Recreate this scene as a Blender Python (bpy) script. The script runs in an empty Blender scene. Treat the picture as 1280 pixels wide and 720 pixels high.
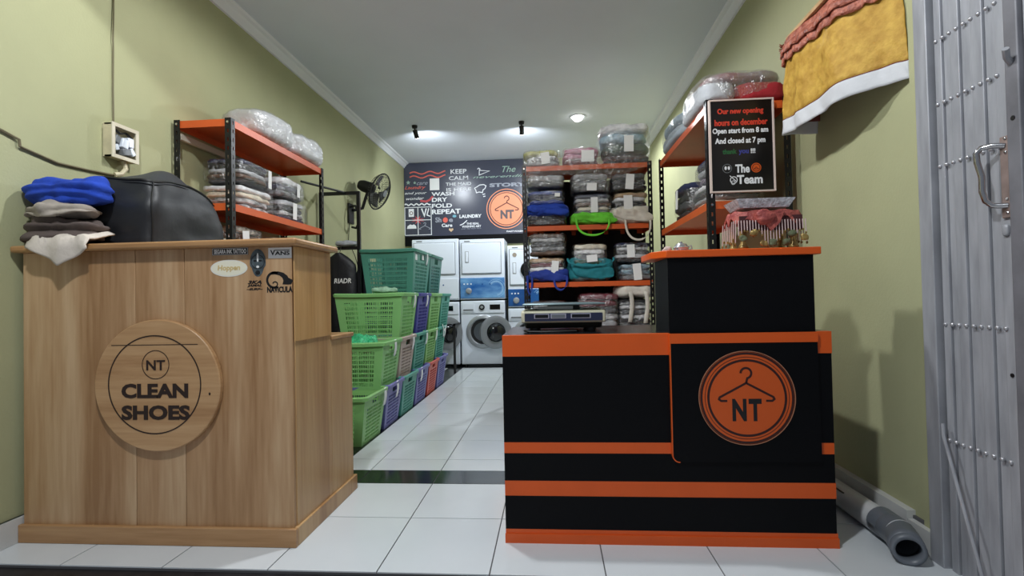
import bpy, bmesh, math, random
from mathutils import Vector, Matrix, noise
random.seed(7)
S = bpy.context.scene
C = S.collection
PI = math.pi

# ------------------------------------------------------------------ camera
def cam_basis(yaw, pitch, roll):
    cy, sy = math.cos(yaw), math.sin(yaw)
    f = Vector((-sy*math.cos(pitch), cy*math.cos(pitch), math.sin(pitch)))
    r = Vector((cy, sy, 0)); u = r.cross(f)
    return f, r*math.cos(roll)+u*math.sin(roll), u*math.cos(roll)-r*math.sin(roll)
f_, r_, u_ = cam_basis(0.07727, 0.017614, -0.019987)
cd = bpy.data.cameras.new('camera'); cam = bpy.data.objects.new('camera', cd); C.objects.link(cam)
cd.sensor_width = 36; cd.lens = 637.26/1280*36; cd.clip_start = .02
cam.matrix_world = Matrix(((r_.x, u_.x, -f_.x, 0), (r_.y, u_.y, -f_.y, 0), (r_.z, u_.z, -f_.z, .958), (0, 0, 0, 1)))
S.camera = cam

# ------------------------------------------------------------------ world, exposure, light levels
w = bpy.data.worlds.new('world'); S.world = w; w.use_nodes = True
w.node_tree.nodes['Background'].inputs[0].default_value = (.80, .88, 1, 1)
w.node_tree.nodes['Background'].inputs[1].default_value = .22
S.view_settings.view_transform = 'Standard'; S.view_settings.look = 'None'
S.view_settings.exposure = 0.0; S.view_settings.gamma = 1; S.view_settings.use_curve_mapping = False
POWER_MAIN, POWER_BACK, POWER_PORCH, POWER_SPOT = 105, 150, 190, 50

# ------------------------------------------------------------------ materials
def srgb(r, g, b):
    return tuple((c/255/12.92 if c/255 <= .04045 else ((c/255+.055)/1.055)**2.4) for c in (r, g, b)) + (1,)
MATS = {}
def mat(name, col, rough=.6, metal=0, var=.0, vscale=8, bump=0, bscale=40, coat=0, stretch=None, spec=.5, emit=None, estr=0, tint=None):
    if name in MATS: return MATS[name]
    m = bpy.data.materials.new(name); m.use_nodes = True; MATS[name] = m
    n = m.node_tree.nodes; l = m.node_tree.links; b = n['Principled BSDF']
    c = srgb(*col)
    b.inputs['Base Color'].default_value = c; b.inputs['Roughness'].default_value = rough
    b.inputs['Metallic'].default_value = metal; b.inputs['Coat Weight'].default_value = coat
    b.inputs['Specular IOR Level'].default_value = spec
    tc = n.new('ShaderNodeTexCoord'); mp = n.new('ShaderNodeMapping'); l.new(tc.outputs['Object'], mp.inputs[0])
    if stretch: mp.inputs['Scale'].default_value = stretch
    if var or tint:
        nz = n.new('ShaderNodeTexNoise'); nz.inputs['Scale'].default_value = vscale; nz.inputs['Detail'].default_value = 5
        l.new(mp.outputs[0], nz.inputs['Vector'])
        rp = n.new('ShaderNodeValToRGB'); l.new(nz.outputs['Fac'], rp.inputs[0]); l.new(rp.outputs[0], b.inputs['Base Color'])
        t = srgb(*tint) if tint else tuple(x*(1-var) for x in c[:3])+(1,)
        rp.color_ramp.elements[0].position = .32; rp.color_ramp.elements[0].color = t
        rp.color_ramp.elements[1].position = .68; rp.color_ramp.elements[1].color = c if tint else tuple(min(1, x*(1+var)) for x in c[:3])+(1,)
    if bump:
        nb = n.new('ShaderNodeTexNoise'); nb.inputs['Scale'].default_value = bscale; nb.inputs['Detail'].default_value = 4
        l.new(mp.outputs[0], nb.inputs['Vector'])
        bp = n.new('ShaderNodeBump'); bp.inputs['Strength'].default_value = bump; bp.inputs['Distance'].default_value = .01
        l.new(nb.outputs['Fac'], bp.inputs['Height']); l.new(bp.outputs[0], b.inputs['Normal'])
    if emit:
        b.inputs['Emission Color'].default_value = srgb(*emit); b.inputs['Emission Strength'].default_value = estr
    return m

def wood(name, a, bcol, c, axis='z'):
    m = bpy.data.materials.new(name); m.use_nodes = True; MATS[name] = m
    n = m.node_tree.nodes; l = m.node_tree.links; p = n['Principled BSDF']
    p.inputs['Roughness'].default_value = .42; p.inputs['Coat Weight'].default_value = .15; p.inputs['Coat Roughness'].default_value = .3
    tc = n.new('ShaderNodeTexCoord'); oi = n.new('ShaderNodeObjectInfo')
    ad = n.new('ShaderNodeVectorMath'); ad.operation = 'ADD'; l.new(tc.outputs['Object'], ad.inputs[0])
    mu = n.new('ShaderNodeMath'); mu.operation = 'MULTIPLY'; mu.inputs[1].default_value = 13; l.new(oi.outputs['Random'], mu.inputs[0]); l.new(mu.outputs[0], ad.inputs[1])
    mp = n.new('ShaderNodeMapping'); l.new(ad.outputs[0], mp.inputs[0])
    mp.inputs['Scale'].default_value = {'z': (6, 6, .4), 'x': (.6, 9, 9), 'y': (9, .6, 9)}[axis]
    a1 = n.new('ShaderNodeTexNoise'); a1.inputs['Scale'].default_value = 1.0; a1.inputs['Detail'].default_value = 3; a1.inputs['Distortion'].default_value = .35
    a2 = n.new('ShaderNodeTexNoise'); a2.inputs['Scale'].default_value = 9; a2.inputs['Detail'].default_value = 6
    l.new(mp.outputs[0], a1.inputs['Vector']); l.new(mp.outputs[0], a2.inputs['Vector'])
    mx = n.new('ShaderNodeMath'); mx.operation = 'MULTIPLY_ADD'; mx.inputs[1].default_value = .38
    l.new(a2.outputs['Fac'], mx.inputs[0]); 
    m2 = n.new('ShaderNodeMath'); m2.operation = 'MULTIPLY'; m2.inputs[1].default_value = .75; l.new(a1.outputs['Fac'], m2.inputs[0]); l.new(m2.outputs[0], mx.inputs[2])
    rp = n.new('ShaderNodeValToRGB'); l.new(mx.outputs[0], rp.inputs[0]); l.new(rp.outputs[0], p.inputs['Base Color'])
    e = rp.color_ramp.elements; e[0].position = .40; e[0].color = srgb(*a); e[1].position = .74; e[1].color = srgb(*c)
    k = rp.color_ramp.elements.new(.55); k.color = srgb(*bcol)
    bp = n.new('ShaderNodeBump'); bp.inputs['Strength'].default_value = .08; bp.inputs['Distance'].default_value = .004
    l.new(a2.outputs['Fac'], bp.inputs['Height']); l.new(bp.outputs[0], p.inputs['Normal'])
    return m

def plastic_film(name, opacity=.25, tintc=(235, 240, 245), scale=22, gloss=.85):
    m = bpy.data.materials.new(name); m.use_nodes = True; MATS[name] = m
    n = m.node_tree.nodes; l = m.node_tree.links; n.remove(n['Principled BSDF']); out = n['Material Output']
    tr = n.new('ShaderNodeBsdfTransparent'); gl = n.new('ShaderNodeBsdfGlossy'); df = n.new('ShaderNodeBsdfDiffuse')
    gl.inputs['Roughness'].default_value = .27; df.inputs[0].default_value = srgb(*tintc)
    tc = n.new('ShaderNodeTexCoord')
    nz = n.new('ShaderNodeTexNoise'); nz.inputs['Scale'].default_value = scale; nz.inputs['Detail'].default_value = 3; nz.inputs['Distortion'].default_value = 1.5
    l.new(tc.outputs['Object'], nz.inputs['Vector'])
    bp = n.new('ShaderNodeBump'); bp.inputs['Strength'].default_value = 1; bp.inputs['Distance'].default_value = .42/scale
    l.new(nz.outputs['Fac'], bp.inputs['Height']); l.new(bp.outputs[0], gl.inputs['Normal'])
    m1 = n.new('ShaderNodeMixShader'); m1.inputs[0].default_value = gloss; l.new(df.outputs[0], m1.inputs[1]); l.new(gl.outputs[0], m1.inputs[2])
    m2 = n.new('ShaderNodeMixShader'); m2.inputs[0].default_value = opacity; l.new(tr.outputs[0], m2.inputs[1]); l.new(m1.outputs[0], m2.inputs[2])
    l.new(m2.outputs[0], out.inputs['Surface'])
    return m

M_wall = mat('olive_paint', (174, 175, 136), .75, var=.04, vscale=3, bump=.12, bscale=90)
M_ceil = mat('grey_white_ceiling', (216, 221, 230), .8, var=.02, vscale=2, bump=.08, bscale=60)
M_crown = mat('white_plaster', (232, 234, 238), .6)
M_tile = mat('white_floor_tile', (216, 222, 226), .16, var=.03, vscale=2.5)
M_tileb = mat('black_tile_and_plinth_shade', (26, 28, 30), .12, var=.2, vscale=6)
M_grout = mat('grey_grout', (90, 90, 92), .9)
M_base = mat('white_skirting_tile', (205, 206, 204), .35, var=.08, vscale=7)
M_wood = wood('oak_panel', (154, 114, 74), (178, 140, 100), (202, 170, 132))
M_woodx = wood('oak_disc', (168, 126, 84), (186, 146, 102), (202, 164, 122), 'x')
M_woodp = wood('oak_plinth', (156, 114, 70), (174, 132, 88), (190, 150, 106), 'x')
M_woody = wood('oak_side', (166, 124, 80), (186, 146, 100), (202, 166, 118), 'z')
M_burn = mat('burnt_dark_print', (38, 20, 12), .6)
M_black = mat('black_laminate', (6, 7, 10), .5, spec=.14)
M_blacktop = mat('black_worktop', (20, 21, 24), .25)
M_orange = mat('orange_laminate', (218, 88, 22), .38, var=.03, vscale=9)
M_logo_or = mat('orange_logo', (206, 86, 24), .42)
M_logo_dk = mat('dark_brown_print', (48, 14, 10), .5)
M_shelf_or = mat('orange_shelf_enamel', (206, 88, 34), .4, var=.06, vscale=5)
M_post = mat('black_angle_steel', (22, 22, 24), .4, metal=.3)
M_white = mat('white_enamel', (222, 230, 240), .3)
M_white2 = mat('white_paper', (232, 232, 230), .6)
M_darkglass = mat('dark_glass', (18, 20, 24), .08)
M_grey = mat('grey_plastic', (120, 124, 128), .4)
M_lgrey = mat('silver_plastic', (172, 176, 180), .3, metal=.4)
M_chrome = mat('chrome', (190, 190, 192), .18, metal=1)
M_dark = mat('dark_rubber', (20, 20, 21), .6)
M_film = plastic_film('clear_film', .155, scale=32, gloss=1)
M_film2 = plastic_film('cloudy_film', .28, (244, 247, 250), 24, .85)
M_ink = mat('black_ink', (14, 14, 16), .5)

# ------------------------------------------------------------------ geometry helpers
ROOT = {}
class G:
    def __init__(s): s.v = []; s.f = []
    def add(s, v, f):
        o = len(s.v); s.v += [tuple(p) for p in v]; s.f += [tuple(i+o for i in q) for q in f]; return s
    def box(s, x0, x1, y0, y1, z0, z1):
        return s.add([(x, y, z) for x in (x0, x1) for y in (y0, y1) for z in (z0, z1)],
                     [(0, 1, 3, 2), (4, 6, 7, 5), (0, 4, 5, 1), (2, 3, 7, 6), (0, 2, 6, 4), (1, 5, 7, 3)])
    def obox(s, M, sx, sy, sz):
        g = G().box(-sx/2, sx/2, -sy/2, sy/2, -sz/2, sz/2)
        return s.add([M @ Vector(p) for p in g.v], g.f)
    def prism(s, poly, fn, d0, d1):          # poly in 2D; fn(a, b, d) -> point
        n = len(poly)
        v = [fn(a, b, d0) for a, b in poly]+[fn(a, b, d1) for a, b in poly]
        f = [tuple(range(n)), tuple(range(2*n-1, n-1, -1))]+[(i, i+n, (i+1) % n+n, (i+1) % n) for i in range(n)]
        return s.add(v, f)
    def cyl(s, p0, p1, r, r2=None, seg=14, caps=True):
        return s.tube([p0, p1], [r, r if r2 is None else r2], seg, caps)
    def tube(s, pts, r, seg=8, caps=True, closed=False):
        pts = [Vector(p) for p in pts]; n = len(pts)
        rs = r if isinstance(r, (list, tuple)) else [r]*n
        v = []; up = None
        for i, p in enumerate(pts):
            if closed: t = (pts[(i+1) % n]-pts[i-1])
            else: t = (pts[min(i+1, n-1)]-pts[max(i-1, 0)])
            t.normalize()
            if up is None: up = Vector((0, 0, 1)) if abs(t.z) < .9 else Vector((1, 0, 0))
            a = t.cross(up); a.normalize(); b = a.cross(t); up = b.copy() if b.length > .5 else up
            for k in range(seg):
                q = 2*PI*k/seg; v.append(p+(a*math.cos(q)+b*math.sin(q))*rs[i])
        f = []
        for i in range(n if closed else n-1):
            j = (i+1) % n
            for k in range(seg):
                f.append((i*seg+k, i*seg+(k+1) % seg, j*seg+(k+1) % seg, j*seg+k))
        if caps and not closed: f += [tuple(range(seg-1, -1, -1)), tuple((n-1)*seg+k for k in range(seg))]
        return s.add(v, f)
    def lathe(s, prof, M=None, seg=24):      # prof [(r, z)] around z
        M = M or Matrix(); v = []; f = []
        for r, z in prof:
            for k in range(seg):
                q = 2*PI*k/seg; v.append(M @ Vector((r*math.cos(q), r*math.sin(q), z)))
        for i in range(len(prof)-1):
            for k in range(seg):
                f.append((i*seg+k, i*seg+(k+1) % seg, (i+1)*seg+(k+1) % seg, (i+1)*seg+k))
        if prof[0][0] > 1e-4: f.append(tuple(range(seg-1, -1, -1)))
        if prof[-1][0] > 1e-4: f.append(tuple((len(prof)-1)*seg+k for k in range(seg)))
        return s.add(v, f)
    def ring(s, cx, cz, r0, r1, fn, d0, d1, seg=56):
        v = []; f = []
        for d in (d0, d1):
            for r in (r0, r1):
                for k in range(seg): q = 2*PI*k/seg; v.append(fn(cx+r*math.cos(q), cz+r*math.sin(q), d))
        for k in range(seg):
            j = (k+1) % seg
            f += [(k, j, seg+j, seg+k), (2*seg+k, 3*seg+k, 3*seg+j, 2*seg+j), (seg+k, seg+j, 3*seg+j, 3*seg+k), (k, 2*seg+k, 2*seg+j, j)]
        return s.add(v, f)
    def disc(s, cx, cz, rx, rz, fn, d0, d1, seg=48):
        return s.prism([(cx+rx*math.cos(2*PI*k/seg), cz+rz*math.sin(2*PI*k/seg)) for k in range(seg)], fn, d0, d1)
    def stroke(s, pts, wd, fn, d0, d1):
        P = [Vector(p) for p in pts]; n = len(P); L = []; R = []
        for i in range(n):
            a = (P[i]-P[i-1]).normalized() if i else (P[1]-P[0]).normalized()
            b = (P[i+1]-P[i]).normalized() if i < n-1 else a
            t = (a+b); t = t.normalized() if t.length > 1e-5 else a
            nn = Vector((-t.y, t.x)); k = wd/2/max(.45, nn.dot(Vector((-a.y, a.x))))
            L.append(P[i]+nn*k); R.append(P[i]-nn*k)
        v = [fn(*p, d0) for p in L]+[fn(*p, d0) for p in R]+[fn(*p, d1) for p in L]+[fn(*p, d1) for p in R]
        f = []
        for i in range(n-1):
            f += [(i, i+1, n+i+1, n+i), (2*n+i, 3*n+i, 3*n+i+1, 2*n+i+1), (i, 2*n+i, 2*n+i+1, i+1), (n+i, n+i+1, 3*n+i+1, 3*n+i)]
        f += [(0, n, 3*n, 2*n), (n-1, 3*n-1, 4*n-1, 2*n-1)]
        return s.add(v, f)
    def sheet(s, fn, nu, nv, th=0.0):        # surface fn(u, v); optional thickness along normal later
        v = [fn(i/nu, j/nv) for j in range(nv+1) for i in range(nu+1)]
        return s.add(v, [(j*(nu+1)+i, j*(nu+1)+i+1, (j+1)*(nu+1)+i+1, (j+1)*(nu+1)+i) for j in range(nv) for i in range(nu)])
    def lump(s, c, size, k=5, n=9, amp=.0, freq=9, seed=0, M=None, flat=True, fold=0, foldf=30):
        key = {}; v = []; f = []
        def idx(p):
            q = tuple(round(a, 4) for a in p)
            if q not in key:
                key[q] = len(v)
                l = (abs(p[0])**k+abs(p[1])**k+abs(p[2])**k)**(1/k)
                d = Vector((p[0]/l, p[1]/l, p[2]/l))
                w = Vector((d.x*size[0]/2, d.y*size[1]/2, d.z*size[2]/2))
                o = Vector((seed*7.3, seed*3.1, seed*1.7))
                a = noise.noise(w*freq+o)*amp + noise.noise(w*freq*2.7+o)*amp*.45
                if fold: a += fold*math.sin((w.z+w.y*.15+noise.noise(w*6+o)*.02)*2*PI*foldf)
                e = Vector((d.x/size[0], d.y/size[1], d.z/size[2])); e.normalize()
                w = w+e*a
                if flat: w.z = max(w.z, -size[2]/2)
                v.append(w)
            return key[q]
        for ax in range(3):
            for sg in (-1, 1):
                for i in range(n):
                    for j in range(n):
                        q = []
                        for di, dj in ((0, 0), (1, 0), (1, 1), (0, 1)):
                            a = math.tan((2*(i+di)/n-1)*PI/4); b = math.tan((2*(j+dj)/n-1)*PI/4)
                            p = [0, 0, 0]; p[ax] = sg; p[(ax+1) % 3] = a; p[(ax+2) % 3] = b; q.append(idx(p))
                        f.append(tuple(q) if sg > 0 else tuple(reversed(q)))
        M = M or Matrix(); c = Vector(c)
        return s.add([c+(M @ p) for p in v], f)

def mesh_of(g, name, smooth=True, angle=40):
    me = bpy.data.meshes.new(name); me.from_pydata(g.v, [], g.f)
    bm = bmesh.new(); bm.from_mesh(me); bmesh.ops.recalc_face_normals(bm, faces=bm.faces); bm.to_mesh(me); bm.free()
    if smooth:
        me.polygons.foreach_set('use_smooth', [True]*len(me.polygons)); me.set_sharp_from_angle(angle=math.radians(angle))
    return me
def tag(o, label=None, cat=None, group=None, kind=None):
    if label: o['label'] = label
    if cat: o['category'] = cat
    if group: o['group'] = group
    if kind: o['kind'] = kind
    return o
def thing(name, label, cat, loc=(0, 0, 0), rz=0, group=None, local=False):
    o = bpy.data.objects.new(name, None); C.objects.link(o); o.location = loc; o.rotation_euler = (0, 0, rz); o.empty_display_size = .1
    ROOT[o.name] = None if local else Vector(loc)
    return tag(o, label, cat, group)
def part(name, g, m, parent=None, bevel=0, label=None, kind=None, smooth=True, solid=0, seg=2, angle=40):
    rt = ROOT.get(parent.name) if parent else None
    if rt is not None: g.v = [tuple(Vector(p)-rt) for p in g.v]
    o = bpy.data.objects.new(name, mesh_of(g, name, smooth, angle)); C.objects.link(o)
    if m: o.data.materials.append(m)
    if parent: o.parent = parent; ROOT[o.name] = rt
    if solid:
        b = o.modifiers.new('thickness', 'SOLIDIFY'); b.thickness = solid; b.offset = 0
    if bevel:
        b = o.modifiers.new('bevel', 'BEVEL'); b.width = bevel; b.segments = seg; b.limit_method = 'ANGLE'; b.angle_limit = math.radians(50)
    if label: o['label'] = label
    if kind: o['kind'] = kind
    return o
def single(name, g, m, label, cat, base, group=None, **k):
    o = part(name, G().add([Vector(p)-Vector(base) for p in g.v], g.f), m, None, **k); o.location = base
    return tag(o, label, cat, group)
def struct(name, g, m, parent=None, **k):
    o = part(name, g, m, parent, **k); o['kind'] = 'structure'; return o
XZ = lambda Y: (lambda a, b, d: (a, Y-d, b))          # plane facing the shop front, depth d towards the street
TXT = {}
def text_mesh(s, bold, shear, space):
    key = (s, bold, shear, space)
    if key not in TXT:
        c = bpy.data.curves.new('lettering', 'FONT'); c.body = s; c.offset = bold; c.shear = shear; c.space_character = space; c.extrude = .5; c.resolution_u = 3
        o = bpy.data.objects.new('lettering', c); C.objects.link(o)
        bpy.context.view_layer.update()
        me = bpy.data.meshes.new_from_object(o.evaluated_get(bpy.context.evaluated_depsgraph_get()))
        TXT[key] = ([tuple(v.co) for v in me.vertices], [tuple(p.vertices) for p in me.polygons])
        bpy.data.objects.remove(o); bpy.data.curves.remove(c); bpy.data.meshes.remove(me)
    return TXT[key]
def letters(s, x0, x1, z0, z1, fn, m, parent, bold=.02, shear=0, depth=.0012, name='lettering', space=1, slope=0, lift=0):
    v, f = text_mesh(s, bold, shear, space)
    ax = min(p[0] for p in v); bx = max(p[0] for p in v); ay = min(p[1] for p in v); by = max(p[1] for p in v)
    g = G()
    g.add([fn(x0+(p[0]-ax)/(bx-ax)*(x1-x0), z0+(p[1]-ay)/(by-ay)*(z1-z0)+slope*(p[0]-ax)/(bx-ax), lift+(depth if p[2] > 0 else 0)) for p in v], f)
    return part(name, g, m, parent, smooth=False)
def arc(cx, cz, r, a0, a1, n=14): return [(cx+r*math.cos(a0+(a1-a0)*i/n), cz+r*math.sin(a0+(a1-a0)*i/n)) for i in range(n+1)]

# ================================================================== SETTING
XL, XR, YB, ZC, YF = -2.2, 1.36, 7.6, 3.02, 1.765
struct('wall_left', G().box(XL-.12, XL, YF-.1, YB+.12, -.05, ZC+.1), M_wall)
struct('wall_right', G().box(XR, XR+.12, 1.9, YB+.12, -.05, ZC+.1), M_wall)
struct('wall_back', G().box(XL, XR, YB, YB+.12, -.05, ZC+.1), M_wall)
struct('ceiling', G().box(XL-.12, XR+.12, 1.86, YB+.12, ZC, ZC+.1), M_ceil)
struct('wall_front', G().box(XL-.12, XR+.5, 1.70, 1.86, 2.66, 3.6), M_wall)
struct('trim_1', G().box(XR-.012, XR, 1.9, 2.0, 0, ZC-.08), M_wall)
struct('wall_outside', G().box(XR+.06, XR+.5, .9, 1.898, -.05, ZC), mat('outside_plaster', (74, 78, 88), .8, var=.2))
prof = [(0, 0), (.018, 0), (.022, .016), (.04, .03), (.05, .05), (.072, .058), (.08, .075), (0, .075)]
for nm, x, s in (('trim_2', XL, 1), ('trim_3', XR, -1)):
    struct(nm, G().prism([(x+s*a, ZC-.075+b) for a, b in prof], lambda a, b, d: (a, d, b), 1.9, YB), M_crown)
# skirting tiles
bl = struct('baseboard_left', G().box(XL, XL+.012, YF, 7.6, 0, .1), M_grout)
br = struct('baseboard_right', G().box(XR-.01, XR, 1.9, 7.6, 0, .1), M_grout)
y = YF
while y < 7.5:
    part('tile', G().box(XL, XL+.02, y+.002, min(y+.398, 7.59), .001, .1), M_base, bl, smooth=False); y += .4
y = 1.9
while y < 7.5:
    h = .088 if y < 2 else .118
    part('tile', G().box(XR-.032, XR, y+.002, min(y+.398 if y > 2 else y+.158, 7.59), .001, h), M_base, br, smooth=False); y += .4 if y > 2 else .16
# floor of tiles
fl = struct('floor', G().box(XL-.1, XR+.1, YF, YB+.1, -.08, -.004), M_grout)
xs = [XL]+[-0.635+.4*k for k in range(-3, 5)]+[XR]
ys = [YF, 2.208, 2.616, 2.816]+[3.008+.4*k for k in range(0, 10)]+[6.93, 7.1, YB]
tcache = {}
def floor_tile(x0, x1, y0, y1, m):
    if x1-x0 < .02 or y1-y0 < .02: return
    key = (round(x1-x0, 3), round(y1-y0, 3), m.name)
    if key not in tcache:
        a, b = (x1-x0)/2-.0024, (y1-y0)/2-.0024
        me = mesh_of(G().box(-a, a, -b, b, -.004, 0), 'tile', False); me.materials.append(m); tcache[key] = me
    o = bpy.data.objects.new('tile', tcache[key]); C.objects.link(o); o.location = ((x0+x1)/2, (y0+y1)/2, 0); o.parent = fl
BS0, BS1 = -1.44, -1.238
for j in range(len(ys)-1):
    y0, y1 = ys[j], ys[j+1]
    black = abs(y0-2.616) < .01 or abs(y0-6.93) < .01  # near row is black tile; far row paints the machines' plinth shadow
    for i in range(len(xs)-1):
        x0, x1 = xs[i], xs[i+1]
        if black or y0 < 2.7: floor_tile(x0, x1, y0, y1, M_tileb if black else M_tile); continue
        if x0 < BS1 and x1 > BS0:
            floor_tile(x0, max(x0, BS0), y0, y1, M_tile) if x0 < BS0 else None
            floor_tile(max(x0, BS0), min(x1, BS1), y0, y1, M_tileb)
            floor_tile(min(x1, BS1), x1, y0, y1, M_tile) if x1 > BS1 else None
        else: floor_tile(x0, x1, y0, y1, M_tile)
struct('trim_5', G().box(XL-.1, XR+.2, 1.70, YF, -.08, -.012), mat('dark_gate_track', (42, 40, 44), .5, metal=.4, var=.3, vscale=20))
struct('floor_outside', G().box(-4, 4, -3, 1.70, -.12, -.03), mat('outside_tile', (196, 196, 198), .4, var=.08, vscale=4))

# ================================================================== LAMPS
def point(name, loc, power, radius, col, parent):
    l = bpy.data.lights.new(name, 'POINT'); l.energy = power; l.shadow_soft_size = radius; l.color = col
    o = bpy.data.objects.new(name, l); C.objects.link(o); o.parent = parent
    o.location = Vector(loc)-(ROOT[parent.name] or Vector()); return o
M_bulb = mat('lit_bulb', (255, 255, 255), .4, emit=(255, 252, 246), estr=14)
def ceiling_lamp(x, y, z, power, col, label, cone=178):
    t = thing('downlight', label, 'lamp', (x, y, z))
    T = Matrix.Translation((x, y, 0))
    part('trim_ring', G().lathe([(.066, z-.002), (.068, z-.010), (.088, z-.008), (.092, z)], T, 32), M_white, t)
    part('diffuser', G().lathe([(.0, z-.055), (.035, z-.048), (.06, z-.025), (.066, z-.004)], T, 32), M_bulb, t)
    l = bpy.data.lights.new('lamp_light', 'SPOT'); l.energy = power; l.shadow_soft_size = .05; l.color = col; l.spot_size = math.radians(cone); l.spot_blend = .25
    o = bpy.data.objects.new('lamp_light', l); C.objects.link(o); o.parent = t; o.location = (0, 0, -.075)
    return t
ceiling_lamp(.342, 5.88, ZC, POWER_BACK, (.90, .95, 1), 'round white lit ceiling lamp above the rear shelf')
ceiling_lamp(-.51, 2.37, ZC, POWER_MAIN, (.96, .98, 1), 'lit ceiling lamp above the gap between the two counters')
t = thing('porch_lamp', 'lit round porch lamp outside the shop front', 'lamp', (-.7, .5, 3.42))
part('globe', G().lathe([(.0, 3.30), (.06, 3.315), (.095, 3.36), (.10, 3.40), (.08, 3.45), (.06, 3.465)], Matrix.Translation((-.7, .5, 0))), M_bulb, t)
part('socket', G().lathe([(.06, 3.465), (.065, 3.49), (.065, 3.52)], Matrix.Translation((-.7, .5, 0))), M_white, t)
point('lamp_light', (-.7, .5, 3.20), POWER_PORCH, .08, (.93, .97, 1), t)
def spotlight(x, y, tx, label):
    t = thing('spotlight', label, 'lamp', (x, y, ZC), group='black ceiling spotlights')
    part('mount', G().lathe([(.03, ZC-.03), (.034, ZC-.004), (.034, ZC)], Matrix.Translation((x, y, 0))), M_dark, t)
    p0 = Vector((x, y, ZC-.05)); d = Vector((tx, .50, -1.0)).normalized(); db = Vector((tx*.6, 1.0, -.42)).normalized()
    part('stem', G().cyl((x, y, ZC-.03), tuple(p0+d*.01), .009), M_dark, t)
    b = part('barrel', G().cyl(tuple(p0), tuple(p0+d*.10), .027, seg=18), M_dark, t, bevel=.004)
    part('lens', G().cyl(tuple(p0+d*.0995), tuple(p0+d*.1015), .022, seg=18), M_bulb, b)
    l = bpy.data.lights.new('spot_light', 'SPOT'); l.energy = POWER_SPOT; l.spot_size = math.radians(150); l.spot_blend = .9; l.shadow_soft_size = .02; l.color = (.86, .93, 1)
    o = bpy.data.objects.new('spot_light', l); C.objects.link(o); o.parent = t
    o.location = p0+d*.11-Vector((x, y, ZC)); o.rotation_euler = db.to_track_quat('-Z', 'Y').to_euler()
spotlight(-1.583, 5.93, .18, 'black ceiling spotlight tilted sideways, nearer the left wall')
spotlight(-.311, 5.96, .0, 'black ceiling spotlight hanging straight, next to the lit bulb')

# ================================================================== WOODEN COUNTER
t = thing('wooden_counter', 'tall oak counter with a round shoe cleaning sign and stickers', 'counter', (-1.6, 2.1, 0))
part('carcass', G().box(-2.16, -1.035, 1.955, 2.27, .06, 1.17).box(-2.16, -1.035, 2.27, 2.52, .06, .775), M_woody, t)
for a, b in ((-2.172, -1.681), (-1.679, -1.471), (-1.469, -1.022)):
    part('plank', G().box(a, b, 1.940, 1.956, .07, 1.178), M_wood, t, bevel=.0015)
for a, b, z in ((1.957, 2.279, 1.178), (2.281, 2.525, .775)):
    part('side_panel', G().box(-1.036, -1.018, a, b, .07, z), M_woody, t, bevel=.0015)
part('side_panel', G().box(-1.0175, -1.0135, 1.945, 2.275, .80, 1.176), wood('ply_patch', (170, 124, 74), (196, 150, 92), (214, 172, 116)), t, label='paler plywood patch on the upper side')
part('plinth', G().box(-2.18, -1.008, 1.922, 1.941, 0, .072), M_woodp, t, bevel=.003)
part('plinth', G().box(-1.026, -1.008, 1.942, 2.55, 0, .072), M_woody, t, bevel=.003)
part('top_board', G().box(-2.19, -.985, 1.90, 2.30, 1.178, 1.206), M_woodp, t, bevel=.009, seg=3)
part('step_board', G().box(-2.16, -1.01, 2.281, 2.535, .776, .796), M_woodp, t, bevel=.004)
F = XZ(1.940)
sg = part('round_sign', G().disc(-1.574, .634, .266, .262, F, 0, .022, 72), M_woodx, t, bevel=.004, label='round oak sign')
F2 = lambda a, b, d: (a, 1.9175-d, b)
part('sign_seam', G().box(-1.765, -1.40, 1.9168, 1.919, .7945, .797), M_burn, sg)
part('outer_ring', G().ring(-1.583, .638, .192, .1965, F2, 0, .001, 90), M_burn, sg)
part('inner_ring', G().ring(-1.577, .717, .055, .0575, F2, 0, .001, 60), M_burn, sg)
letters('NT', -1.616, -1.537, .695, .735, F2, M_burn, sg, .02)
letters('CLEAN', -1.722, -1.441, .584, .642, F2, M_burn, sg, .042)
letters('SHOES', -1.722, -1.434, .498, .556, F2, M_burn, sg, .042)
part('knot', G().disc(-1.352, .60, .004, .006, F2, 0, .0005, 10), M_burn, sg)
# stickers
Fs = XZ(1.940)
s1 = part('sticker', G().box(-1.351, -1.2, 1.9388, 1.9395, 1.148, 1.176), M_ink, t, label='black name sticker')
part('border', G().stroke([(-1.349, 1.1495), (-1.202, 1.1495), (-1.202, 1.1745), (-1.349, 1.1745), (-1.349, 1.1495)], .0012, XZ(1.9388), 0, .0004), M_white2, s1)
letters('SEGARA INK TATTOO', -1.343, -1.208, 1.153, 1.171, XZ(1.9388), M_white2, s1, .035, depth=.0004)
s2 = part('sticker', G().disc(-1.281, 1.095, .077, .034, Fs, .0005, .0012), mat('ivory_sticker', (226, 224, 212), .5), t, label='ivory oval sticker')
part('border', G().prism([(-1.281+.071*math.cos(k*PI/24), 1.095+.029*math.sin(k*PI/24)) for k in range(48)], XZ(1.9388), 0, .0003), mat('cream_sticker', (232, 228, 206), .5), s2)
letters('Hoppen', -1.328, -1.234, 1.080, 1.108, XZ(1.9384), mat('gold_print', (206, 180, 120), .5), s2, .03, depth=.0004, shear=.1)
s3 = part('sticker', G().prism([(-1.161+.033*math.cos(q)*(1 if math.sin(q) > -.3 else .8), 1.114+.055*math.sin(q)) for q in [k*PI/16 for k in range(32)]], Fs, .0005, .0012), mat('slate_sticker', (74, 84, 88), .5, var=.5, vscale=60), t, label='grey oval mask sticker')
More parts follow.
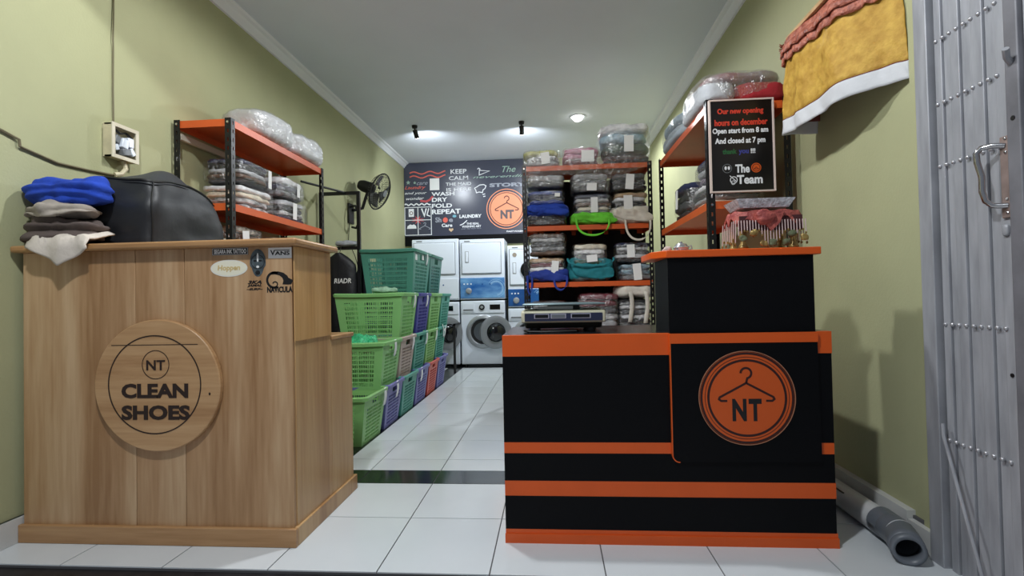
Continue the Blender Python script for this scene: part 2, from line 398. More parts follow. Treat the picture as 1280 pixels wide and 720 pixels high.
part('border', G().ring(-1.161, 1.118, .026, .0285, XZ(1.9388), 0, .0004, 30), M_ink, s3)
for a, b, c, d in ((-1.172, 1.122, .007, .004), (-1.150, 1.122, .007, .004), (-1.161, 1.135, .004, .018), (-1.161, 1.098, .006, .005), (-1.161, 1.075, .010, .009)):
    part('motif', G().disc(a, b, c, d, XZ(1.9388), 0, .0005, 14), M_white2 if b > 1.13 or b == 1.098 else M_ink, s3)
s4 = part('sticker', G().box(-1.117, -1.021, 1.9388, 1.9395, 1.130, 1.172), M_white2, t, label='white name sticker')
letters('V', -1.109, -1.088, 1.142, 1.163, XZ(1.9388), M_ink, s4, .03, depth=.0004)
letters('ANS', -1.090, -1.029, 1.142, 1.158, XZ(1.9388), M_ink, s4, .03, depth=.0004)
part('motif', G().box(-1.090, -1.029, 1.9384, 1.9388, 1.160, 1.163), M_ink, s4)
s5 = part('sticker', G().stroke(arc(-1.093, 1.044, .030, PI*.35, PI*1.62, 22), .009, Fs, .0004, .001).stroke(arc(-1.0905, 1.027, .010, PI*1.5, PI*2.9, 12), .0045, Fs, .0004, .001)
     .prism([(-1.112, 1.066), (-1.100, 1.077), (-1.078, 1.078), (-1.056, 1.072), (-1.040, 1.060), (-1.036, 1.052), (-1.020, 1.044), (-1.017, 1.037), (-1.022, 1.032), (-1.024, 1.026), (-1.036, 1.025), (-1.060, 1.026), (-1.056, 1.040), (-1.060, 1.052), (-1.072, 1.062), (-1.090, 1.066)], Fs, .0004, .001), M_ink, t, label='black ram head sticker', smooth=False)
letters('NAVICULA', -1.124, -1.019, .994, 1.018, Fs, M_ink, s5, .045, depth=.001)
s6 = letters('3KA', -1.204, -1.146, 1.030, 1.044, Fs, M_ink, t, .04, .3, .001, name='sticker'); s6['label'] = 'black script sticker'
letters('JAMAL', -1.206, -1.146, 1.017, 1.029, Fs, M_ink, s6, .04, .3, .001)
letters('~SURF~', -1.209, -1.142, 1.005, 1.014, Fs, M_ink, s6, .04, .3, .001)

# ================================================================== BLACK AND ORANGE COUNTER
t = thing('reception_counter', 'black laminate reception counter with orange bands and a round hanger logo', 'counter', (.42, 2.2, 0))
X0, X1 = -.198, 1.04
part('body', G().box(X0, X1, 2.02, 2.55, .0, .785), M_black, t)
bands = [('base_band', X0, X1+.004, .0, .053, M_orange), ('front_board', X0, X1, .053, .182, M_black), ('orange_band', X0, X1+.002, .182, .240, M_orange),
         ('front_board', X0, X1, .240, .347, M_black), ('orange_band', X0, X1, .347, .389, M_orange), ('front_board', X0, X1, .389, .724, M_black), ('orange_band', X0, X1+.002, .724, .806, M_orange)]
for nm, a, b, z0, z1, m in bands:
    part(nm, G().box(a, b, 2.0, 2.03, z0, z1), m, t, smooth=False)
part('base_lip', G().box(X0-.002, X1+.006, 1.995, 2.0, .0, .036), M_orange, t)
part('worktop', G().box(X0, X1, 2.03, 2.58, .785, .806), M_blacktop, t)
# raised logo panel with a rounded lower corner and orange edge
pp = [(.448, .806), (.448, .345)]+arc(.473, .345, .025, PI, 1.5*PI, 6)[1:]+[(.99, .320), (.985, .806)]
part('logo_panel', G().prism(pp, lambda a, b, d: (a, d, b), 1.988, 2.0), M_black, t)
part('panel_edging', G().stroke([(.446, .80), (.446, .345)]+arc(.473, .345, .027, PI, 1.5*PI, 6)[1:], .004, lambda a, b, d: (a, d, b), 1.9865, 2.0), M_orange, t)
part('orange_band', G().box(.446, .987, 1.986, 2.0, .768, .806), M_orange, t)
# raised back section
part('upper_box', G().box(.447, .985, 2.0, 2.25, .806, 1.096), M_black, t)
part('upper_top', G().prism([(.395, 2.06), (.44, 1.985), (1.008, 1.985), (1.008, 2.275), (.395, 2.275)], lambda a, b, d: (a, b, d), 1.096, 1.124), M_orange, t, bevel=.003)
# logo
FL = XZ(1.988)
cx, cz = .7235, .561
lg = part('logo_disc', G().disc(cx, cz, .172, .172, FL, 0, .003, 80), M_logo_or, t, label='orange round logo')
FD = XZ(1.985)
part('rim_line', G().ring(cx, cz, .1745, .177, FL, 0, .0035, 90), mat('tan_line', (176, 120, 90), .5), lg)
part('ring', G().ring(cx, cz, .163, .171, FD, 0, .0006, 90), M_logo_dk, lg)
part('ring', G().ring(cx, cz, .1525, .1545, FD, 0, .0006, 90), M_logo_dk, lg)
part('ring', G().ring(cx, cz, .137, .1455, FD, 0, .0006, 90), M_logo_dk, lg)
def hanger(par, cx, zt, hw, zb, zs, hookz, r, wd, fn, m, d=.0006):
    hook = arc(cx, hookz, r, PI, -PI*.42, 16)+[(cx+.003*hw/.1, hookz-r-.25*(hookz-r-zt)), (cx, zt)]
    part('hanger_hook', G().stroke(hook, wd, fn, 0, d), m, par)
    b = (zt-zb)*.14
    body = [(cx-hw*.70, zb-b*.2), (cx-hw*.92, zb-b*.2)]+[(cx-hw, zb+b*.5), (cx-hw*.97, zb+b*1.3), (cx, zt), (cx+hw*.97, zb+b*1.3), (cx+hw, zb+b*.5)]+[(cx+hw*.92, zb-b*.2), (cx+hw*.70, zb-b*.2)]
    part('hanger_bar', G().stroke(body, wd, fn, 0, d), m, par)
hanger(lg, .722, .617, .101, .552, 0, .654, .0195, .008, FD, M_logo_dk)
letters('N', .669, .721, .474, .558, FD, M_ink, lg, .045, depth=.0006)
letters('T', .729, .776, .474, .558, FD, M_ink, lg, .045, depth=.0006)

# ================================================================== WALLS: MENU BOARD
t = thing('menu_board', 'dark chalk style laundry slogan board on the back wall', 'sign', (-1.2, 7.6, 1.9))
part('panel', G().box(-2.195, -.02, 7.555, 7.598, 1.90, 3.016), mat('slate_board', (62, 65, 80), .26, var=.1, vscale=1.5), t, bevel=.003)
part('black_backing', G().box(-2.195, -.02, 7.562, 7.598, 1.76, 1.90), M_black, t)
FB = XZ(7.555)
Wm = mat('chalk_white', (226, 228, 232), .6); Or = mat('coral_print', (222, 100, 84), .6); Sal = mat('salmon_print', (232, 146, 108), .5); Gn = mat('chalk_green', (150, 178, 164), .6); Gy = mat('chalk_grey', (150, 154, 166), .6); Rd = mat('chalk_red', (186, 70, 76), .6); Bd = mat('brown_print', (86, 46, 40), .6)
for dz in (0, .06):
    part('wave_line', G().stroke([(-2.107+.55*i/40, 2.862-dz+.018*math.sin(i/40*2*PI*2.2)) for i in range(41)], .017, FB, 0, .003), Or, t)
for s, a, b, c, d, mm, bo in (('KEEP', -1.478, -1.235, 2.829, 2.896, Wm, .015), ('CALM', -1.505, -1.213, 2.735, 2.793, Wm, .01), ('THE MAID', -1.554, -1.168, 2.652, 2.698, Wm, .015), ('IS HERE', -1.545, -1.169, 2.568, 2.616, Wm, .01),
        ('WASH', -1.775, -1.423, 2.503, 2.562, Wm, .03), ('DRY', -1.770, -1.535, 2.414, 2.478, Wm, .03), ('FOLD', -1.772, -1.464, 2.323, 2.386, Wm, .03), ('REPEAT', -1.773, -1.335, 2.228, 2.300, Wm, .03),
        ('Sh', -1.723, -1.63, 2.103, 2.18, Gy, .03), ('e', -1.515, -1.455, 2.103, 2.155, Gy, .03), ('Care', -1.627, -1.466, 2.030, 2.082, Wm, .03), ('LAUNDRY', -1.355, -1.021, 2.156, 2.208, Wm, .04),
        ('THE REAL', -1.25, -1.06, 2.055, 2.085, Wm, .03), ('WASHING ART', -1.32, -1.031, 2.012, 2.045, Wm, .03), ('STORY', -.893, -.35, 2.606, 2.664, Gy, .05), ('FASTWASH', -.647, -.40, 1.925, 1.948, Wm, .03)):
    letters(s, a, b, c, d, FB, mm, t, bo, depth=.002)
for s, a, b, c, d, mm in (('Laundry', -2.185, -1.866, 2.605, 2.668, Or), ('and your', -2.19, -1.847, 2.53, 2.578, Wm), ('wonder', -2.166, -1.891, 2.455, 2.499, Wm), ('The', -.696, -.495, 2.823, 2.915, Gn), ('neverending', -1.142, -.25, 2.735, 2.785, Gn), ('your day starts here', -1.33, -1.03, 1.985, 2.003, Gy), ('care', -2.0, -1.83, 2.68, 2.72, Gy)):
    letters(s, a, b, c, d, FB, mm, t, .004, .35, depth=.002)
part('paper_sheet', G().box(-1.799, -1.653, 7.5535, 7.5552, 2.593, 2.771), M_white2, t)
part('grid_line', G().stroke([(-2.19, 1.922), (-1.785, 1.922), (-1.785, 2.342), (-2.19, 2.342), (-2.19, 1.922)], .010, FB, 0, .003), Wm, t)
part('grid_line', G().box(-2.19, -1.785, 7.552, 7.555, 2.143, 2.153).box(-1.993, -1.983, 7.552, 7.555, 1.922, 2.342), Wm, t)
part('motif', G().prism([(-1.99+.11*math.cos(k*PI/8)*(1 if k % 2 else .3), 2.15+.07*math.sin(k*PI/8)*(1 if k % 2 else .3)) for k in range(16)], FB, 0, .0025), Rd, t, smooth=False)
part('motif', G().box(-2.13, -2.05, 7.552, 7.555, 2.20, 2.32).ring(-2.09, 2.255, .0, .028, XZ(7.552), 0, .001, 20), Wm, t, label='washing machine drawing')
part('motif', G().ring(-2.09, 2.255, .018, .028, XZ(7.5515), 0, .001, 20), Bd, t)
part('motif', G().stroke([(-1.93, 2.32), (-1.89, 2.21), (-1.86, 2.32)], .022, FB, 0, .003), Wm, t)
part('motif', G().stroke([(-1.82, 2.32), (-1.85, 2.22), (-1.80, 2.20)], .016, FB, 0, .003), Wm, t)
part('motif', G().prism([(-2.16, 2.02), (-2.15, 2.06), (-2.11, 2.085), (-2.08, 2.075), (-2.05, 2.085), (-2.02, 2.06), (-2.015, 2.02)], FB, 0, .003), Wm, t)
hanger(t, -1.885, 2.06, .085, 2.01, 0, 2.09, .016, .008, FB, Gy, .003)
part('motif', G().stroke([(-2.19+.4*i/24, 2.385+.012*math.sin(i*1.3)) for i in range(25)], .018, FB, 0, .003), Wm, t)
part('motif', G().stroke([(-1.95, 2.44), (-1.86, 2.425), (-1.80, 2.45), (-1.755, 2.5)], .03, FB, 0, .002), Rd, t)
for x, z, r in ((-2.13, 2.72, .035), (-2.03, 2.715, .025)):
    part('motif', G().prism([(x+r*math.cos(k*PI/5+PI/2)*(1 if k % 2 == 0 else .45), z+r*math.sin(k*PI/5+PI/2)*(1 if k % 2 == 0 else .45)) for k in range(10)], FB, 0, .003), Gn, t, smooth=False)
part('motif', G().stroke([(-1.07, 2.885), (-1.05, 2.90), (-1.03, 2.885), (-1.04, 2.865), (-.89, 2.85), (-1.045, 2.795), (-1.04, 2.865)], .012, FB, 0, .003), Wm, t, label='white hanger drawing')
part('motif', G().stroke([(-1.12, 2.60), (-1.08, 2.62), (-1.04, 2.645), (-.98, 2.65), (-.945, 2.63), (-.96, 2.59), (-.99, 2.57), (-1.0, 2.53), (-1.05, 2.54), (-1.09, 2.53), (-1.10, 2.57), (-1.12, 2.60)], .012, FB, 0, .003), Wm, t)
part('motif', G().stroke([(-1.0, 2.50), (-.96, 2.51)], .012, FB, 0, .003).stroke([(-.99, 2.47), (-.955, 2.475)], .012, FB, 0, .003), Wm, t)
part('motif', G().disc(-1.57, 2.135, .038, .04, FB, 0, .003, 20), Or, t)
part('motif', G().prism([(-1.485, 1.955), (-1.52, 1.985), (-1.515, 2.005), (-1.497, 2.008), (-1.485, 1.995), (-1.473, 2.008), (-1.455, 2.005), (-1.45, 1.985)], FB, 0, .003), mat('tan_heart', (206, 176, 140), .6), t, label='tan heart')
part('motif', G().disc(-1.43, 2.19, .03, .02, FB, 0, .002, 14), mat('sky_print', (110, 170, 190), .6), t)
part('motif', G().stroke([(-1.35, 2.05), (-1.30, 2.07), (-1.24, 2.12)], .014, FB, 0, .003), Wm, t)
lg = part('logo_disc', G().disc(-.645, 2.275, .262, .262, FB, 0, .004, 64), Sal, t, label='salmon round logo')
FK = XZ(7.551)
part('ring', G().ring(-.645, 2.275, .288, .300, FB, 0, .003, 64), Sal, lg)
part('ring', G().ring(-.645, 2.275, .236, .246, FK, 0, .002, 64), Bd, lg)
hanger(lg, -.638, 2.365, .175, 2.255, 0, 2.43, .035, .014, FK, Bd, .002)
letters('NT', -.735, -.533, 2.126, 2.258, FK, mat('grey_print', (92, 84, 88), .6), lg, .05, depth=.002)

# ================================================================== SHELVING UNITS
def perf_flange(g, z0, z1, fn, wd=.036, pitch=.05, hw=.009, hh=.022):
    z = z0; n = int((z1-z0)/pitch); pt = (z1-z0)/n
    for i in range(n):
        a, b = z, z+pt; c = (a+b)/2; h0, h1 = c-hh/2, c+hh/2; w0, w1 = wd/2-hw/2, wd/2+hw/2
        for (u0, u1, v0, v1) in ((0, wd, a, h0), (0, wd, h1, b), (0, w0, h0, h1), (w1, wd, h0, h1)):
            g.add([fn(u0, v0), fn(u1, v0), fn(u1, v1), fn(u0, v1)], [(0, 1, 2, 3)])
        z += pt
def shelf_unit(label, x0, x1, y0, y1, z1, levels, group, base_off=0):
    t = thing('shelving_unit', label, 'shelf', ((x0+x1)/2, (y0+y1)/2, 0), group=group)
    for sx, x in ((1, x0), (-1, x1)):
        for sy, y in ((1, y0), (-1, y1)):
            g = G()
            perf_flange(g, 0, z1, lambda u, v: (x+sx*u, y, v)); perf_flange(g, 0, z1, lambda u, v: (x, y+sy*u, v))
            part('post', g, M_post, t, smooth=False, solid=.003)
    e = .004
    for z in levels:
        part('shelf_board', G().box(x0+e, x1-e, y0+e, y1-e, z-.006, z).box(x0+e, x1-e, y0+e, y0+.012, z-.042, z-.006).box(x0+e, x1-e, y1-.012, y1-e, z-.042, z-.006)
             .box(x0+e, x0+.012, y0+.012, y1-.012, z-.042, z-.006).box(x1-.012, x1-e, y0+.012, y1-.012, z-.042, z-.006), M_shelf_or, t, smooth=False)
        g = G()
        for x, sx in ((x0, -1), (x1, 1)):
            for y, sy in ((y0, -1), (y1, 1)):
                g.cyl((x-sx*.018, y+sy*.001, z-.02), (x-sx*.018, y+sy*.006, z-.02), .007, seg=8)
        part('bolts', g, M_chrome, t, kind='stuff')
    return t
UL = shelf_unit('black post shelving with orange boards beside the fan on the left wall', -2.178, -1.83, 2.80, 4.0, 2.03, (.35, .9, 1.27, 1.535, 2.025), 'black and orange shelving units')
UB = shelf_unit('wide black and orange shelving facing the door, packed with laundry', -.235, .875, 4.42, 4.82, 2.10, (.16, .62, 1.078, 1.568, 2.09), 'black and orange shelving units')
UR = shelf_unit('black and orange shelving along the right wall carrying the opening hours notice', .868, 1.31, 2.86, 4.10, 2.02, (.25, .85, 1.46, 2.0), 'black and orange shelving units')
part('wall_batten', G().box(-2.176, -2.156, 2.83, 3.5, 1.925, 1.96), mat('pale_batten', (214, 208, 190), .6), UL)

# ---- laundry packs: folded clothes in clear film, local front faces -y
CLOTH = {}
def cloth(col):
    v = random.choice((0, 0, 0, 0, 1, 2)) if sum(col) > 240 else 0; k = 'cloth_%d_%d_%d_%d' % (*col, v)
    lum = sum(col)/3
    if v == 0: return mat(k, col, .85, var=.25, vscale=14, bump=.5, bscale=45)
    t_ = tuple(int(c*.3) for c in col) if lum > 110 else tuple(int(200+c*.2) for c in col)
    return mat(k, col, .85, tint=t_, vscale=26 if v == 1 else 14, bump=.5, bscale=45, stretch=(1, 1, 3) if v == 2 else None)
pk = [0]
def pack(label, x, y, z, wdt, dep, hgt, cols, rz=0, tagpos=None, film=M_film, group='film wrapped laundry packs', name='laundry_pack', k=7, droop=0, tags=(.055, .09), lay_k=5, amp=.011):
    pk[0] += 1; sd = pk[0]
    t = thing(name, label, 'laundry', (x, y, z), rz+random.uniform(-.05, .05), group, local=True)
    n = len(cols); h = (hgt-.012)/n; zz = .004
    for i, c in enumerate(cols):
        sh = random.uniform(-.012, .012); ws = random.uniform(.84, .97)
        part('folded_cloth', G().lump((sh, sh*.5, zz+h*.5), (wdt*ws, dep*ws, h*1.02), k=lay_k, n=8, amp=amp, freq=16, seed=sd+i*3), cloth(c), t, angle=60)
        zz += h
    part('plastic_wrap', G().lump((0, 0, hgt/2), (wdt, dep, hgt), k=k, n=16, amp=.007, freq=20, seed=sd+50), film, t, angle=20)
    if tagpos:
        a, b = tagpos
        part('paper_tag', G().obox(Matrix.Translation((a*wdt, -dep/2-.008, b*hgt)) @ Matrix.Rotation(random.uniform(-.12, .12), 4, 'Y'), tags[0], .002, tags[1]), M_white2, t)
    return t
K = dict(blk=(26, 26, 30), dgy=(58, 60, 64), gry=(112, 114, 118), lgr=(170, 172, 176), wht=(224, 224, 226), mar=(110, 36, 52), pnk=(196, 120, 150), blu=(40, 62, 140), nav=(30, 36, 66), tel=(40, 120, 126), grn=(90, 140, 90), dgr=(52, 84, 66), crm=(222, 212, 190), brn=(96, 70, 54), tan=(182, 150, 112), lbl=(150, 186, 204), red=(150, 44, 48), yel=(190, 190, 96), lil=(196, 184, 206))
c_ = lambda *n: [K[i] for i in n]
# rear unit, top board
zt = 2.09
pack('flat greenish white wrapped pack at the left end of the rear top board', -.06, 4.60, zt, .33, .34, .155, c_('lgr', 'wht', 'yel'), 0, (.1, .45), M_film2, tags=(.075, .10))
pack('pink and maroon wrapped pack next to the greenish one on the rear top board', .285, 4.60, zt, .33, .34, .165, c_('mar', 'pnk', 'pnk'), 0, (.16, .45), M_film2, tags=(.11, .10))
pack('big bulging green and white wrapped duvet on the rear top board', .665, 4.62, zt, .46, .42, .36, c_('dgy', 'dgr', 'lbl', 'wht'), 0, (.05, .45), M_film2, k=3.4, tags=(.08, .14), lay_k=4, amp=.02)
# rear unit, between top and second board (board at 1.568)
z2 = 1.568
pack('dark navy wrapped pack under the blue bag on the rear shelf', -.03, 4.58, z2, .35, .30, .12, c_('blk', 'nav'), 0)
pack('dark pack with white marks inside the blue bag on the rear shelf', -.03, 4.56, z2+.185, .34, .28, .135, c_('blu', 'nav', 'blu'), 0, (.3, .6), tags=(.045, .03))
pack('grey crumpled wrapped pack lying on the blue bag', -.04, 4.56, z2+.335, .34, .28, .12, c_('dgy', 'lgr'), .05, None, M_film2)
pack('stack of grey and cream clothes with a tag above the green bag', .375, 4.58, z2+.085, .33, .30, .19, c_('gry', 'crm', 'brn', 'lgr', 'nav'), 0, (.02, .45), tags=(.06, .13))
pack('dark grey wrapped pack at the middle top of the rear shelf', .36, 4.57, z2+.285, .34, .28, .17, c_('blk', 'dgy', 'gry'), 0, (.0, .25), M_film2, tags=(.085, .065))
pack('pale green and grey pack in the cream bag on the rear shelf', .70, 4.58, z2+.03, .31, .30, .25, c_('gry', 'grn', 'lgr', 'blk', 'wht', 'tan'), 0, (-.12, .55), tags=(.075, .15))
pack('black wrapped pack with a long tag at the right of the rear shelf', .69, 4.58, z2+.29, .32, .28, .16, c_('blk', 'blk', 'dgy'), 0, (.0, .45), tags=(.07, .13))
# second level (board at 1.078)
z3 = 1.078
pack('maroon and black pack with a tag in the dark blue bag', -.04, 4.56, z3+.01, .33, .28, .21, c_('brn', 'blk', 'wht', 'mar', 'tan'), 0, (.2, .5), tags=(.06, .14))
pack('clear pack of black and white clothes on top of the maroon pack', -.03, 4.57, z3+.235, .34, .28, .20, c_('brn', 'lgr', 'dgy', 'wht', 'brn'), 0, None)
pack('dark pack at the bottom of the teal bag', .34, 4.58, z3, .34, .30, .13, c_('dgy', 'blk'), 0)
pack('pale colourful pack with a square tag in the teal bag', .335, 4.54, z3+.14, .30, .28, .19, c_('dgr', 'gry', 'wht', 'crm'), 0, (.05, .3), tags=(.09, .06))
pack('light blue and grey towels with a white band under the black pack', .735, 4.58, z3, .30, .30, .15, c_('gry', 'lbl', 'lbl'), 0, (-.02, .5), tags=(.07, .14))
pack('black and white pack with a white tag above the blue towels', .71, 4.57, z3+.155, .31, .28, .18, c_('blk', 'lgr', 'blk', 'wht', 'nav'), 0, (-.06, .55), tags=(.065, .11))
# lower level (board at .62)
z4 = .62
pack('maroon pack with sparkling film on the low rear shelf behind the scale', .40, 4.58, z4, .36, .30, .36, c_('tan', 'lgr', 'wht', 'dgy', 'mar', 'mar'), 0, None)
pack('grey wrapped pack on the low rear shelf behind the scale display', -.02, 4.58, z4, .34, .30, .30, c_('gry', 'lgr', 'dgy', 'gry'), 0, None)
pack('stack of black and white clothes under the cream bag on the low shelf', .72, 4.58, z4, .30, .30, .30, c_('blk', 'lgr', 'blk', 'wht', 'dgy', 'wht', 'blk'), 0, None)

# ---- tote bags with strap handles
def tote(label, x, y, z, wdt, dep, hgt, col, handles, band=(0, 1), lip=0.02):
    # open bag: front, sides and back of cloth, wavy upper edge; handles: list of (x0, x1, drop)
    m = mat('tote_%d_%d_%d' % col, col, .8, var=.12, vscale=12, bump=.5, bscale=26)
    t = thing('tote_bag', label, 'bag', (x, y, z), 0, 'tote bags on the rear shelf', local=True)
    part('bag_body', G().lump((0, 0, hgt/2), (wdt, dep, hgt), k=4, n=22, amp=.022, freq=11, seed=int(wdt*100)+len(label)), m, t, angle=55)
    part('bag_fold', G().lump((wdt*.04, -dep*.5, hgt*.42), (wdt*.92, .035, hgt*.6), k=2.6, n=14, amp=.018, freq=15, seed=len(label), M=Matrix.Rotation(.12, 3, 'Y')), m, t, angle=55)
    for x0, x1, drop, top in handles:
        def rib(u, v):
            a = u*PI; xx = x0+(x1-x0)*(.5-.5*math.cos(a)); zz = top-drop*math.sin(a)**.6 if 0 < u < 1 else top
            return (xx+(v-.5)*.018*abs(math.cos(a)), -dep/2-.012-.03*math.sin(a)**.5 if 0 < u < 1 else -dep/2-.006, zz+(v-.5)*.018*math.sin(a))
        part('handle', G().sheet(rib, 20, 1), m, t, solid=.003)
    return t
tote('bright blue carrier bag wrapped round dark packs on the rear shelf', -.03, 4.575, z2+.085, .39, .35, .115, (22, 60, 160), [])
tote('lime green tote bag with straps hanging over the rear shelf edge', .375, 4.585, z2+.002, .40, .345, .115, (104, 202, 52), [(-.15, .13, .16, .06)])
tote('cream tote bag with straps hanging over the rear shelf edge', .70, 4.585, z2+.002, .36, .345, .16, (214, 206, 192), [(-.06, .15, .20, .05)])
tote('dark blue tote bag drooping on the second rear shelf', -.035, 4.585, z3+.002, .38, .345, .12, (30, 54, 140), [(-.17, -.13, .16, .06), (.06, .17, .12, .05)])
tote('teal tote bag folded round a pale pack on the second rear shelf', .345, 4.585, z3+.002, .39, .35, .21, (28, 122, 132), [(-.2, .19, .07, .20)])
def flopped(label, x, y, z, wd, dp, h, col, straps):
    m = mat('tote_%d_%d_%d' % col, col, .8, var=.12, vscale=12, bump=.5, bscale=26)
    t = thing('tote_bag', label, 'bag', (x, y, z), 0, 'tote bags on the rear shelf', local=True)
    part('bag_body', G().lump((0, 0, h/2), (wd, dp, h), k=3.2, n=12, amp=.018, freq=9, seed=5), m, t, angle=60)
    for x0, drop in straps:
        def rib(u, v): return (x0+(v-.5)*.035+.012*math.sin(u*4), -dp/2-.012, h*.45-u*drop)
        part('handle', G().sheet(rib, 8, 1), m, t, solid=.003)
flopped('crumpled cream tote bag with two straps over the low black and white stack', .72, 4.575, z4+.305, .34, .30, .13, (216, 210, 198), [(-.05, .26), (.08, .27)])

# ---- left unit packs (front faces the aisle, +x)
R90 = PI/2
zl = 1.535
pack('black and brown folded stack on the left shelf under the duvet', -2.02, 3.16, zl+.165, .36, .28, .16, c_('blk', 'brn', 'lgr', 'blk', 'nav'), R90, (.35, .5), tags=(.04, .12))
pack('white folded towels stacked on the left shelf', -2.02, 3.17, zl, .40, .29, .16, c_('wht', 'wht', 'crm', 'wht'), R90, None, M_film)
pack('black and white patterned pack at the far end of the left shelf', -2.02, 3.66, zl, .36, .28, .17, c_('nav', 'wht', 'blk', 'lgr'), R90, (-.1, .5), tags=(.05, .12))
pack('crumpled white and blue pack on top of the patterned pack', -2.02, 3.64, zl+.175, .36, .27, .15, c_('lgr', 'nav', 'wht'), R90, (.1, .5), M_film2, tags=(.04, .1))
pack('cream wrapped pack with a tag on the low left shelf', -2.03, 3.10, 1.27, .34, .26, .165, c_('tan', 'crm', 'brn', 'crm'), R90, (-.2, .5), tags=(.07, .1))
pack('tan and brown cloth pack on the low left shelf', -2.02, 3.52, 1.27, .38, .27, .14, c_('brn', 'tan', 'crm'), R90, None)
for i, (yy, hh, lab) in enumerate(((3.32, .20, 'puffy white duvet in clear film, nearer roll on the left top board'), (3.80, .19, 'puffy white duvet in clear film, farther roll on the left top board'))):
    t = thing('duvet', lab, 'duvet', (-1.965, yy, 2.025), 0, 'white duvets on the left shelving', local=True)
    part('duvet_roll', G().lump((0, 0, hh/2), (.34, .47, hh), k=3.2, n=12, amp=.014, freq=10, seed=31+i), mat('duvet_white', (226, 228, 232), .8, bump=.4, bscale=18), t, angle=60)
    part('plastic_wrap', G().lump((0, 0, hh/2+.004), (.345, .475, hh+.006), k=3.2, n=20, amp=.016, freq=10.3, seed=31+i), M_film2, t, smooth=False)

# ---- right unit packs (front faces the aisle, -x)
zr = 1.46
pack('black wrapped garment pack on the right shelf behind the notice', 1.08, 3.66, zr, .40, .36, .26, c_('blk', 'dgy', 'blk', 'nav'), -R90, (.0, .6), tags=(.05, .13), amp=.014, k=4)
pack('cream and white pack nearest the notice on the right shelf', 1.07, 3.18, zr, .40, .35, .15, c_('crm', 'lgr', 'dgy', 'wht'), -R90, None, M_film2, k=4)
pack('lilac and grey pack lying on the cream pack on the right shelf', 1.08, 3.17, zr+.155, .36, .33, .15, c_('lil', 'lgr', 'nav'), -R90, None, M_film2, k=4)
for i, (yy, hh, ln, cs, lab) in enumerate(((3.10, .19, .50, (150, 40, 46), 'red and grey blanket in clear film on the right top board above the notice'), (3.68, .18, .62, (150, 164, 172), 'pale blue grey blanket in clear film at the far end of the right top board'))):
    t = thing('blanket', lab, 'blanket', (1.075, yy, 2.0), 0, 'film wrapped blankets on the right shelving', local=True)
    if i == 0:
        part('blanket_fold', G().lump((.10, 0, .062), (.29, ln*.97, .125), k=5, n=10, amp=.010, freq=10, seed=61), mat('red_blanket', (158, 30, 40), .85, var=.15, vscale=8, bump=.5, bscale=30), t, angle=60)
        part('blanket_fold', G().lump((-.13, 0, .07), (.20, ln*.97, .14), k=4, n=10, amp=.010, freq=10, seed=64), mat('grey_blanket', (186, 190, 196), .85, var=.1, vscale=8, bump=.5, bscale=30), t, angle=60)
        part('blanket_fold', G().lump((.02, .0, .155), (.42, ln*.92, .06), k=4, n=10, amp=.008, freq=10, seed=62), mat('blanket_stripe', (176, 184, 188), .85, tint=(160, 60, 60), vscale=4), t, angle=60)
    else:
        part('blanket_fold', G().lump((0, 0, .05), (.45, ln*.97, .10), k=5, n=10, amp=.010, freq=10, seed=65), mat('blue_grey_blanket', (170, 182, 192), .85, var=.1, vscale=8, bump=.5, bscale=30), t, angle=60)
        part('blanket_fold', G().lump((0, 0, .135), (.44, ln*.94, .085), k=4, n=10, amp=.012, freq=10, seed=66), mat('blue_grey_blanket2', (146, 166, 180), .85, var=.1, vscale=8, bump=.5, bscale=30), t, angle=60)
    part('plastic_wrap', G().lump((0, 0, hh/2+.006), (.47, ln, hh+.004), k=4, n=20, amp=.009, freq=12, seed=71+i), M_film2, t, smooth=False)

# ================================================================== NOTICE ON THE RIGHT UNIT
t = thing('opening_hours_notice', 'black framed opening hours notice tied to the shelving end', 'sign', (1.04, 2.83, 1.5))
part('board', G().box(.878, 1.206, 2.832, 2.845, 1.505, 1.998), mat('notice_black', (16, 14, 15), .3), t)
FN = XZ(2.832)
part('frame', G().box(.872, .880, 2.824, 2.846, 1.499, 2.004).box(1.204, 1.212, 2.824, 2.846, 1.499, 2.004).box(.88, 1.204, 2.824, 2.846, 1.499, 1.507).box(.88, 1.204, 2.824, 2.846, 1.996, 2.004), mat('pale_frame', (214, 196, 188), .5), t, smooth=False)
Rn = mat('notice_red', (206, 60, 40), .5); Gnn = mat('notice_green', (30, 92, 50), .5); Bn = mat('notice_blue', (56, 62, 140), .5)
for s, a, b, c, d, mm in (('Our new opening', .918, 1.160, 1.918, 1.957, Rn), ('hours on december', .902, 1.180, 1.862, 1.897, Rn), ('Open start from 8 am', .890, 1.182, 1.812, 1.850, Wm), ('And closed at 7 pm', .902, 1.166, 1.756, 1.796, Wm), ('thank', .940, 1.015, 1.708, 1.735, Gnn), ('you', 1.025, 1.078, 1.700, 1.728, Bn), ('!!!', 1.088, 1.112, 1.708, 1.735, Wm), ('The', 1.005, 1.080, 1.604, 1.650, Wm), ('Team', 1.012, 1.146, 1.543, 1.592, Wm)):
    letters(s, a, b, c, d, FN, mm, t, .035, depth=.001)
od = part('badge', G().disc(1.114, 1.629, .026, .026, FN, 0, .001, 30), M_logo_or, t, label='orange round badge')
part('ring', G().ring(1.114, 1.629, .018, .021, XZ(2.831), 0, .0006, 30), M_logo_dk, od)
part('motif', G().stroke([(1.102, 1.622), (1.114, 1.632), (1.126, 1.622), (1.102, 1.622)], .003, XZ(2.831), 0, .0006), M_logo_dk, od)
hd = part('badge', G().ring(.962, 1.63, .022, .0245, FN, 0, .001, 30), M_grey, t, label='grey round badge')
